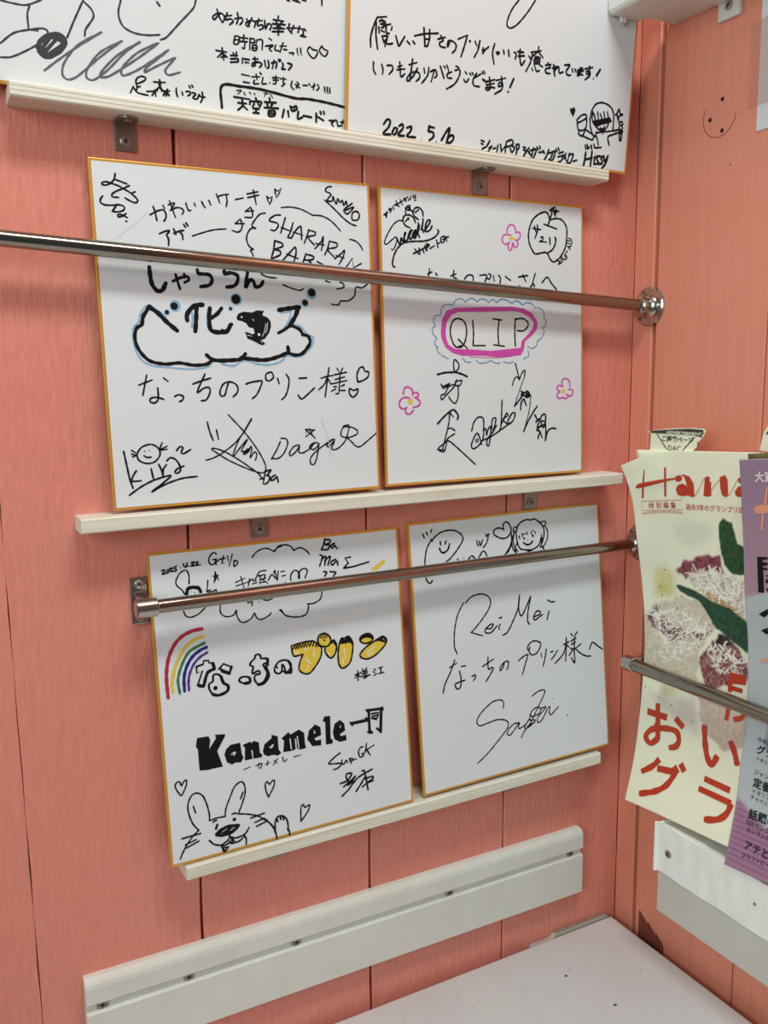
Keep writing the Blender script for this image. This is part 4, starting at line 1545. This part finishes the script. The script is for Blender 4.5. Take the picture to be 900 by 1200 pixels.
# ------------------------------------------------------------------ steel rails
def pipe(parent, a, b, r, name='pipe'):
    d = Vector(b) - Vector(a); L = d.length; m = MB()
    m.lathe([(0, r - .0006), (.0006, r), (L - .0006, r), (L, r - .0006)], a, d, M_STEEL, 32); return m.build(name, parent)
def flange(parent, p, d, r=.0205, hole_rot=.35, rp=.006):
    """round wall flange at p (on the wall), socket pointing along d"""
    d = Vector(d); b = MB()
    b.lathe([(0.0001, r), (.0022, r), (.0032, r - .0014), (.0034, .0128), (.006, .0108), (.007, .0092), (.0125, .0090), (.0135, .0098), (.0165, .0098), (.0175, .0088), (.0185, rp + .0003)], p, d, M_CHROME, 36)
    o = b.build('flange', parent); u = Vector((0, 0, 1)); v = d.cross(u)
    for k in range(3):
        a = hole_rot + k * 2 * math.pi / 3
        screw(o, Vector(p) + d * .0033 + (u * math.cos(a) + v * math.sin(a)) * .0160, d, .0027, h=.0009)
    return o
def saddle(parent, x, y, z, r, wplate=.0135, hplate=.040):
    """rectangular wall plate with two screws, a short neck and the socket that takes the pipe end"""
    b = MB()
    b.box((x - wplate / 2, -.0045, z - hplate / 2), (x + wplate / 2, -.0001, z + hplate / 2), M_CHROME, .0008)
    b.box((x - wplate * .36, -y, z - .0075), (x + wplate * .36, -.004, z + .0075), M_CHROME, .0015)
    b.lathe([(0, r + .0012), (.001, r + .0022), (.0165, r + .0022), (.0175, r + .0014)], (x - .0095, -y, z), (1, 0, 0), M_CHROME, 32)
    o = b.build('end_bracket', parent)
    for s in (-1, 1): screw(o, (x, -.0045, z + s * hplate * .36), (0, -1, 0), .0036)
    return o
t = thing('hanging_rail', (0, 0, 0), 'upper steel rail crossing in front of the cloud card and the pink oval card', 'rail', 'thin steel rails')
pipe(t, (-1.22, -.0262, 1.4264 + .0454 * 1.22), (-.004, -.0247, 1.4266), .0061)
flange(t, (0, -.0247, 1.4264), (-1, 0, 0)); saddle(t, -1.22, .0262, 1.4818, .0061)
t = thing('hanging_rail', (0, 0, 0), 'lower steel rail with a square left bracket, crossing the rabbit card', 'rail', 'thin steel rails')
pipe(t, (-.553, -.0318, 1.1701), (-.004, -.0247, 1.1700), .0058)
saddle(t, -.5475, .0318, 1.1700, .0058); flange(t, (0, -.0236, 1.1700), (-1, 0, 0), .0205, .75)

# ------------------------------------------------------------------ white mouldings on both walls
def moulding(label, a0, a1, z0, fn, screws, tilt=0.0, d=.012, group='white grooved boards'):
    """grooved board; profile (depth, height above z0)"""
    prof = [(.0002, 0), (d - .001, 0), (d, .001), (d, .0460), (d - .001, .0470), (d - .0042, .0475), (d - .0042, .0530), (d - .0008, .0545), (d, .0556), (d, .0700), (d - .0008, .0735), (d - .0028, .0762), (d - .0062, .0778), (.0002, .0778)]
    t = thing('grooved_board', (0, 0, 0), label, 'board', group)
    b = MB(); n = len(prof); vs = []; seg = 24
    for k in range(seg + 1):
        a = a0 + (a1 - a0) * k / seg; vs += [fn(p, a, z0 + q + tilt * (a - a0)) for p, q in prof]
    fs = [[k * n + j, k * n + (j + 1) % n, (k + 1) * n + (j + 1) % n, (k + 1) * n + j] for k in range(seg) for j in range(n)] + [list(range(n))[::-1], list(range(seg * n, seg * n + n))]
    b.add(vs, fs, M_WHITE); b.build('moulding', t)
    for a in screws:
        p = fn(d - .0044, a, z0 + .0505 + tilt * (a - a0)); q = fn(d + .5, a, z0 + .0505 + tilt * (a - a0)); screw(t, p, Vector(q) - Vector(p), .0052)
    return t
moulding('long white grooved board screwed to the left wall above the table', -.612, -.063, .7668, lambda p, a, z: (a, -p, z), (-.598, -.522, -.417, -.2423, -.079), -.0087)
moulding('white grooved board on the right wall, behind the thick white plank', -.078, -1.2, .7608, lambda p, a, z: (-p, a, z), (-.1127, -.30, -.55), 0.0)
t = thing('display_plank', (0, 0, 0), 'thick chipped white plank on the right wall that the magazines stand on', 'ledge')
b = MB(); bmx = bmesh.new(); bmesh.ops.create_cube(bmx, size=1)
for v in bmx.verts: v.co = Vector((-.0125 - (v.co.x + .5) * .0340, -.1072 - (v.co.y + .5) * 1.09, .8380 + (v.co.z + .5) * .0493))
bmesh.ops.bevel(bmx, geom=bmx.edges[:], offset=.0022, segments=3, affect='EDGES')
bmesh.ops.subdivide_edges(bmx, edges=[e for e in bmx.edges if e.calc_length() > .5], cuts=90)
for v in bmx.verts: v.co += Vector((math.sin(v.co.y * 310 + v.co.z * 90) * .00035, 0, (math.sin(v.co.y * 190) + math.sin(v.co.y * 430 + 1)) * .0004))
b.bm(bmx, grain(mat('chipped_white_paint', (246, 246, 238), .45), (30, 30, 30), .12, .0008, (240, 240, 230))); b.build('plank', t)
screw(t, (-.0463, -.1236, .8607), (-1, 0, 0), .0042); screw(t, (-.0463, -.2303, .8645), (-1, 0, 0), .0016, name='nail', m=mat('nail_grey', (150, 150, 146), .4, .6)); screw(t, (-.0463, -.55, .863), (-1, 0, 0), .0042)

# ------------------------------------------------------------------ shelf at the top of the right wall
t = thing('wall_shelf', (0, 0, 0), 'white painted shelf at the very top of the right wall, seen from below', 'shelf')
b = MB()
def sk(y): return 0.0
b.box((-.040, -1.3, 1.7000), (-.0003, -.0455, 1.7120), M_WHITE, .0010); b.build('back_batten', t)
b = MB(); b.prism([(-.038, 1.7003), (-.0735, 1.7003), (-.0758, 1.7015), (-.0772, 1.7042), (-.0772, 1.716), (-.038, 1.716)], -.0345, -1.3, lambda p, q, a: (p, a - (0 if a < -1 else (p + .04) * -.0), q), M_WHITE); b.build('front_board', t)
b = MB(); b.box((-.0645, -.0385, 1.6945), (-.0575, -.0355, 1.7004), M_WHITE, .0012); b.build('glue_tab', t)
b = MB(); b.box((-.0045, -.1285, 1.6815), (-.0003, -.1035, 1.7002), M_WHITE, .0006); b.box((-.030, -.1285, 1.6965), (-.0003, -.1035, 1.7001), M_WHITE, .0006)
o = b.build('bracket', t); screw(o, (-.0045, -.116, 1.6925), (-1, 0, 0), .0042)

# ------------------------------------------------------------------ notice with its tape
t = thing('paper_notice', (0, 0, 0), 'white paper sheet taped at the right edge of the right wall', 'paper')
b = MB(); b.box((-.0012, -.36, 1.5735), (-.0004, -.1505, 1.698), M_CARD); b.build('sheet', t)
m = mat('clear_tape', (226, 160, 136), .12, 0, .6); bs = m.node_tree.nodes['Principled BSDF']; bs.inputs['Transmission Weight'].default_value = .0; bs.inputs['Alpha'].default_value = .16
b = MB(); b.box((-.0017, -.162, 1.5955), (-.0013, -.1385, 1.6700), m); tag(b.build('tape', t), 'clear tape')

# ------------------------------------------------------------------ table
t = thing('table', (-.30, -.45, 0), 'white topped table with specks of dirt pushed into the corner', 'table')
T0 = Vector((-.30, -.45, 0)); zt = .7142
b = MB(); b.box(Vector((-.66, -.95, zt - .03)) - T0, Vector((-.0135, -.0085, zt)) - T0, M_TABLE, .002)
rs = np.random.RandomState(4)
M_DIRT = mat('dirt_speck', (56, 48, 44), .9); M_SCUF = mat('faint_scuff', (168, 162, 160), .6)
spk = [(-.130, -.066, .0015), (-.185, -.062, .0007), (-.115, -.125, .0016), (-.075, -.19, .0013), (-.065, -.205, .0011), (-.222, -.048, .0006)] + [(-.62 + .6 * rs.rand(), -.02 - .45 * rs.rand(), .0003 + .0005 * rs.rand()) for _ in range(60)]
for x, y, r in spk:
    a0 = rs.rand() * 6; b.add([(x + r * (1 + .6 * rs.rand()) * math.cos(a0 + k * .785) + .3, y + r * (.5 + .6 * rs.rand()) * math.sin(a0 + k * .785) + .45, zt + .0002) for k in range(8)], [list(range(8))], M_DIRT if r > .0005 else M_SCUF)
for k in range(26):
    x, y, a, L = -.40 + .38 * rs.rand(), -.03 - .3 * rs.rand(), rs.rand() * 3.1, .006 + .02 * rs.rand(); dx, dy = math.cos(a), math.sin(a)
    b.add([(x + .3, y + .45, zt + .00015), (x + dx * L + .3, y + dy * L + .45, zt + .00015), (x + dx * L - dy * .0003 + .3, y + dy * L + dx * .0003 + .45, zt + .00015), (x - dy * .0003 + .3, y + dx * .0003 + .45, zt + .00015)], [[0, 1, 2, 3]], M_SCUF)
b.build('tabletop', t)
for x in (-.62, -.055):
    for y in (-.91, -.05):
        b = MB(); b.lathe([(0, .014), (.004, .0155), (.02, .0155), (.03, .0135), (zt - .032, .0175), (zt - .0301, .0175)], Vector((x, y, 0)) - T0, (0, 0, 1), mat('table_leg_grey', (150, 150, 150), .35, .6), 24); b.build('leg', t)
b = MB()
pts = [(-.1300, 0), (-.1290, .0035), (-.1020, .0040), (-.0960, .0085), (-.0185, .0085), (-.0150, .0060), (-.0140, 0)]
b.prism([(x, .7080 + z * .85) for x, z in pts], -.0008, -.0068, lambda p, q, a: (p, a, q), mat('grey_plastic', (176, 170, 158), .5))
b.prism([(x, .7080 + z * .85) for x, z in [(-.094, .0086), (-.0935, .0102), (-.0190, .0102), (-.0185, .0086)]], -.0025, -.0045, lambda p, q, a: (p, a, q), mat('grey_plastic_rib', (148, 141, 128), .5))
tag(b.build('plastic_strip'), 'thin grey plastic strip wedged between the table edge and the left wall', 'strip')
for o in [o for o in COL.objects if o.name == 'plastic_strip']: pass

# ------------------------------------------------------------------ magazines on the right wall
def interp(P, z):
    zs = [p[0] for p in P]; os_ = [p[1] for p in P]; m = np.gradient(np.array(os_), np.array(zs))
    i = min(max(int(np.searchsorted(zs, z)) - 1, 0), len(zs) - 2); h = zs[i + 1] - zs[i]; t = (z - zs[i]) / h
    return (2*t**3-3*t**2+1)*os_[i]+(t**3-2*t**2+t)*h*m[i]+(-2*t**3+3*t**2)*os_[i+1]+(t**3-t**2)*h*m[i+1]
def food_cover(u, v):
    H = 1.277 - .889; z = .889 + v; w = max(0, 1 - u / .055) ** 2
    of = interp(HB, z) * (1 - w) + interp(HP, min(z, 1.277)) * w if z < 1.2613 else interp(HB, z) * (1 - w) + w * (.0541 + (z - 1.2613) * .5)
    return Vector((-of, -.0536 - u, z + (.045 + .035 * (1 - v / H)) * u - w * .0157 * max(0, (v - .25) / (H - .25)) ** 1.5))
def food_pages(u, v):
    z = .889 + v; H = .388
    return Vector((-interp(HB, z), -.0536 - u, z + (.045 + .035 * (1 - v / H)) * u))
def mauve_cover(u, v):
    return Vector((-interp(PP, .8868 + v), -.195 - u, .8868 + v + .11 * u))
def slab(fn, U, V, front, back, m, name, parent, colors=None, ink=None):
    nu, nv = len(U), len(V); P = [[fn(u, v) for u in U] for v in V]
    vs = [(p.x - front, p.y, p.z) for r in P for p in r] + [(p.x - back, p.y, p.z) for r in P for p in r]; N = nu * nv
    fs = []
    for j in range(nv - 1):
        for i in range(nu - 1):
            a = j * nu + i; fs.append((a, a + 1, a + 1 + nu, a + nu)); fs.append((N + a, N + a + nu, N + a + nu + 1, N + a + 1))
    for i in range(nu - 1):
        fs.append((i, N + i, N + i + 1, i + 1)); a = (nv - 1) * nu + i; fs.append((a, a + 1, N + a + 1, N + a))
    for j in range(nv - 1):
        a = j * nu; fs.append((a, a + nu, N + a + nu, N + a)); a = j * nu + nu - 1; fs.append((a, N + a, N + a + nu, a + nu))
    nf = len(fs); ni = 0
    if ink: ni = len(ink.v); fs += [[i + 2 * N for i in f] for f in ink.f]; vs += ink.v
    me = bpy.data.meshes.new(name); me.from_pydata(vs, [], fs); me.materials.append(m)
    if ink:
        for q in ink.mats: me.materials.append(q)
        me.polygons.foreach_set('material_index', [0] * nf + [k + 1 for k in ink.m])
    if colors is not None:
        ca = me.color_attributes.new('print', 'FLOAT_COLOR', 'POINT'); c = np.ones((2 * N + ni, 4), np.float32)
        c[:N, :3] = colors.reshape(-1, 3); c[N:2 * N, :3] = .75; ca.data.foreach_set('color', c.ravel())
    me.polygons.foreach_set('use_smooth', [True] * len(fs)); me.update()
    b = bmesh.new(); b.from_mesh(me); bmesh.ops.recalc_face_normals(b, faces=b.faces)
    b.to_mesh(me); b.free()
    o = bpy.data.objects.new(name, me); COL.objects.link(o); o.parent = parent; return o
def printed(name, rough):
    m = mat(name, (255, 255, 255), rough, 0, .35); n = m.node_tree.nodes.new('ShaderNodeVertexColor'); n.layer_name = 'print'
    m.node_tree.links.new(n.outputs['Color'], m.node_tree.nodes['Principled BSDF'].inputs['Base Color']); return m
def vnoise(x, y, s, seed):
    r = np.random.RandomState(seed).rand(256, 256); x = x / s + 40; y = y / s + 40; xi = np.floor(x).astype(int); yi = np.floor(y).astype(int); fx = x - xi; fy = y - yi
    fx = fx * fx * (3 - 2 * fx); fy = fy * fy * (3 - 2 * fy); g = lambda a, c: r[a % 256, c % 256]
    return (g(xi, yi) * (1 - fx) + g(xi + 1, yi) * fx) * (1 - fy) + (g(xi, yi + 1) * (1 - fx) + g(xi + 1, yi + 1) * fx) * fy
def inside(P, x, y):
    r = np.zeros(x.shape, bool); n = len(P)
    for i in range(n):
        (x1, y1), (x2, y2) = P[i], P[(i + 1) % n]
        if y1 == y2: continue
        c = ((y1 > y) != (y2 > y)) & (x < (x2 - x1) * (y - y1) / (y2 - y1) + x1); r ^= c
    return r
def blur(a, n):
    for _ in range(n):
        a = (a + np.roll(a, 1, 0) + np.roll(a, -1, 0) + np.roll(a, 1, 1) + np.roll(a, -1, 1)) / 5
    return a
LIN = lambda c: np.array(lin(c))
U = np.linspace(0, .21, 264); V = np.linspace(0, .388, 486); X, Y = np.meshgrid(U * 1000, V * 1000)
img = np.ones(X.shape + (3,)) * LIN((250, 247, 218)); img *= (1 - .05 * vnoise(X, Y, 30, 1))[..., None]
for q, (kind, P, c1, c2, ed) in enumerate(FOOD):
    wx = (vnoise(X, Y, 5, 10 + q) - .5) * (5 if kind != 'leaf' else 1) ; wy = (vnoise(X, Y, 5, 40 + q) - .5) * (5 if kind != 'leaf' else 1)
    mk = inside(P, X + wx, Y + wy).astype(float)
    mk = blur(mk, {'soft': 60, 'rough': 3, 'leaf': 1}[kind])
    n = vnoise(X, Y, {'soft': 14, 'rough': 3.2, 'leaf': 2.2}[kind], 70 + q) * .6 + vnoise(X, Y, 1.3, 90 + q) * .4
    n = np.clip((n - .3) / .4, 0, 1)[..., None]
    img = img * (1 - mk[..., None]) + (LIN(c1) * (1 - n) + LIN(c2) * n) * mk[..., None]
rs = np.random.RandomState(7)
leafmask = np.zeros(X.shape, bool)
for kind, P, *_ in FOOD:
    if kind == 'leaf': leafmask |= inside(P, X, Y)
for P, cnt in SHREDS:
    P = np.array(P); lo, hi = P.min(0), P.max(0); k = 0
    while k < cnt:
        p = lo + (hi - lo) * rs.rand(2)
        if not inside([tuple(a) for a in P], np.array([p[0]]), np.array([p[1]]))[0]: continue
        k += 1; a = rs.rand() * 6.28; cv = (rs.rand() - .5) * .5; L = rs.randint(8, 24); sh = LIN((255, 250, 236)) * (.85 + .25 * rs.rand())
        wd = .35 + .4 * rs.rand()
        for s in range(L):
            p = p + np.array([math.cos(a), math.sin(a)]) * .5; a += cv * .35
            j0, i0 = int(p[1] / .8), int(p[0] / .798)
            for j in range(j0 - 1, j0 + 3):
                for i in range(i0 - 1, i0 + 3):
                    if 0 <= j < img.shape[0] and 0 <= i < img.shape[1] and not leafmask[j, i]:
                        d = math.hypot(X[j, i] - p[0], Y[j, i] - p[1]); f_ = max(0, 1 - d / (wd + .5)); img[j, i] = img[j, i] * (1 - .7 * f_) + sh * .7 * f_
for P in PEPPER:
    for (x, y) in P:
        d = np.hypot(X - x, Y - y); f_ = np.clip(1.5 - d / .8, 0, 1)[..., None]; img = img * (1 - f_) + LIN((44, 38, 36)) * f_
def print_text(mb, surf, place):
    for s, body, u0, v0, u1, v1, colr, bold in PRINT:
        if s != surf: continue
        vs, fs = text_mesh(body, bold); x0 = min(v.x for v in vs); x1 = max(v.x for v in vs)
        a = Vector((u0, v0)) * 1e-4; d = Vector((u1, v1)) * 1e-4 - a; k = d.length / (x1 - x0); e = d.normalized(); n = Vector((-e.y, e.x))
        out = []
        for v in vs:
            p = a + e * ((v.x - x0) * k) + n * (v.y * k * (.8 if body[0] == 'M' else 1)); out.append(place(p.x, p.y, .0007))
        mb.add(out, fs, INK[colr])
t = thing('magazine', (0, 0, 0), 'cream food magazine with red lettering and a green leaf photo, held by the rail', 'magazine')
slab(food_pages, np.linspace(.0005, .21, 40), np.linspace(0, .388, 60), -.0010, -.0052, M_PAPER, 'page_block', t)
b = MB(); pl = lambda u, v, l: food_cover(u, v) + Vector((-.0004 - l, 0, 0)); write(b, STROKES['hana'], pl, .0004, .000002, .0025); print_text(b, 'hana', pl)
slab(food_cover, U, V, .0004, -.0003, printed('food_cover_print', .45), 'front_cover', t, img, b)
# marker slip standing up from the pages
b = MB(); X0 = -.0395
def sl(px, py): return ((px - 150) / 490 * -.0555 - .0705, 1.2795 + (350 - py) / 190 * .0190)
out = [(152, 380), (160, 200), (128, 176), (350, 140), (600, 120), (760, 122), (778, 140), (760, 190), (720, 240), (692, 250), (690, 300), (650, 340), (640, 380)]
b.prism([sl(*p) for p in out], X0, X0 + .0004, lambda p, q, a: (a, p, q), M_PAPER)
def flat(poly, m, l=.0003): 
    tri = geometry.tessellate_polygon([[Vector((*sl(*p), 0)) for p in poly]]); b.add([(X0 - l, *sl(*p)) for p in poly], [list(q) for q in tri], m)
M_BAND = mat('slip_band', (62, 62, 50), .7)
flat([(150, 172), (350, 150), (600, 128), (755, 132), (760, 160), (740, 205), (640, 190), (160, 192)], M_BAND)
for p, q in (((230, 195), (360, 350)), ((665, 205), (525, 360))):
    dx, dy = q[0] - p[0], q[1] - p[1]; L = math.hypot(dx, dy); nx, ny = -dy / L * 5, dx / L * 5
    flat([(p[0] + nx, p[1] + ny), (q[0] + nx, q[1] + ny), (q[0] - nx, q[1] - ny), (p[0] - nx, p[1] - ny)], M_BAND)
for body, x0_, x1_, yb, bo, m in (('ご掲載ページ', 298, 655, 262, .02, INK['k']), ('DAC', 375, 520, 355, .0, INK['k']), ('ADVERTISEMENT', 345, 745, 188, .02, M_PAPER)):
    vs, fs = text_mesh(body, bo); a0 = min(v.x for v in vs); a1 = max(v.x for v in vs); k = (x1_ - x0_) / (a1 - a0)
    b.add([(X0 - .0005, *sl(x0_ + (v.x - a0) * k, yb - v.y * k * (1.0 if body != 'ADVERTISEMENT' else .75))) for v in vs], fs, m)
tag(b.build('page_slip', t, fix=False), 'torn paper page marker with black print')

U2 = np.linspace(0, .20, 170); V2 = np.linspace(0, .391, 330); X, Y = np.meshgrid(U2 * 1000, V2 * 1000)
im = np.ones(X.shape + (3,)) * LIN((150, 122, 146))
tt = np.clip((Y - 265) / 110, 0, 1)[..., None]; im = LIN((176, 138, 150)) * (1 - tt) + LIN((158, 128, 150)) * tt
m1 = blur((Y < 262 + X * .35 - (X / 40) ** 2 * 0).astype(float), 4)[..., None]; im = im * (1 - m1) + LIN((188, 194, 196)) * m1
m2 = blur((Y < 54 - X * .75).astype(float) + ((Y < 54 - X * .35) & (X > 0)).astype(float) * 0, 8)[..., None]; m2 = np.maximum(m2, blur((Y < 62 - X * 1.15 + 0 * X).astype(float), 5)[..., None])
m2 = np.clip(blur((Y < 66 - X * .55).astype(float), 6)[..., None], 0, 1)
st = (.5 + .5 * np.sin((Y + X * .02) * 2 * math.pi / 5.4))[..., None] ** 3
im = im * (1 - m2) + (LIN((168, 122, 150)) * (1 - .5 * st) + LIN((106, 60, 96)) * .5 * st) * m2
m3 = blur(((Y > 120) & (Y < 160) & (X > 24)).astype(float), 6)[..., None]; im = im * (1 - m3) + LIN((140, 120, 160)) * m3
t = thing('magazine', (0, 0, 0), 'mauve and grey magazine with black lettering, overlapping the cream food magazine', 'magazine')
slab(lambda u, v: mauve_cover(u, v) + Vector((0, 0, .0048)), np.linspace(.0075, .2, 20), np.linspace(0.32, .391, 20), -.0012, -.0026, M_BROWN, 'back_cover', t)
b = MB(); pl = lambda u, v, l: mauve_cover(u, v) + Vector((-.0004 - l, 0, 0)); write(b, STROKES['purp'], pl, .0004, .000002, .0025); print_text(b, 'purp', pl)
slab(mauve_cover, U2, V2, .0004, -.0002, printed('mauve_cover_print', .42), 'front_cover', t, im, b)
b = MB(); b.prism([(-.2105, 1.2865), (-.2110, 1.292), (-.2135, 1.302), (-.2185, 1.311), (-.2285, 1.314), (-.2435, 1.313), (-.2435, 1.2865)], -.0478, -.0482, lambda p, q, a: (a, p, q), M_PAPER)
b.prism([(-.2155, 1.301), (-.2195, 1.307), (-.2425, 1.308), (-.2425, 1.302)], -.0483, -.0484, lambda p, q, a: (a, p, q), M_BAND)
tag(b.build('page_slip', t), 'cream paper page marker')

t = thing('magazine_rail', (0, 0, 0), 'steel rail on the right wall pressing the magazines back', 'rail')
pipe(t, (-.0363, -.0445, 1.0438), (-.0363, -1.0, 1.0450), .0070)
def cap(y, z):
    b = MB(); b.lathe([(0, .0072), (.0008, .0084), (.0135, .0086), (.0145, .0076)], (-.0363, y + .0005, z), (0, -1, 0), M_CHROME, 32)
    b.box((-.0363, y - .0085, z - .005), (-.004, y - .0010, z + .005), M_CHROME, .0012); b.box((-.0042, y - .0092, z - .019), (-.0003, y + .0010, z + .019), M_CHROME, .0008)
    o = b.build('end_bracket', t)
    for s in (-1, 1): screw(o, (-.0042, y - .0041, z + s * .0135), (-1, 0, 0), .0032)
cap(-.0435, 1.0438); cap(-.99, 1.0450)
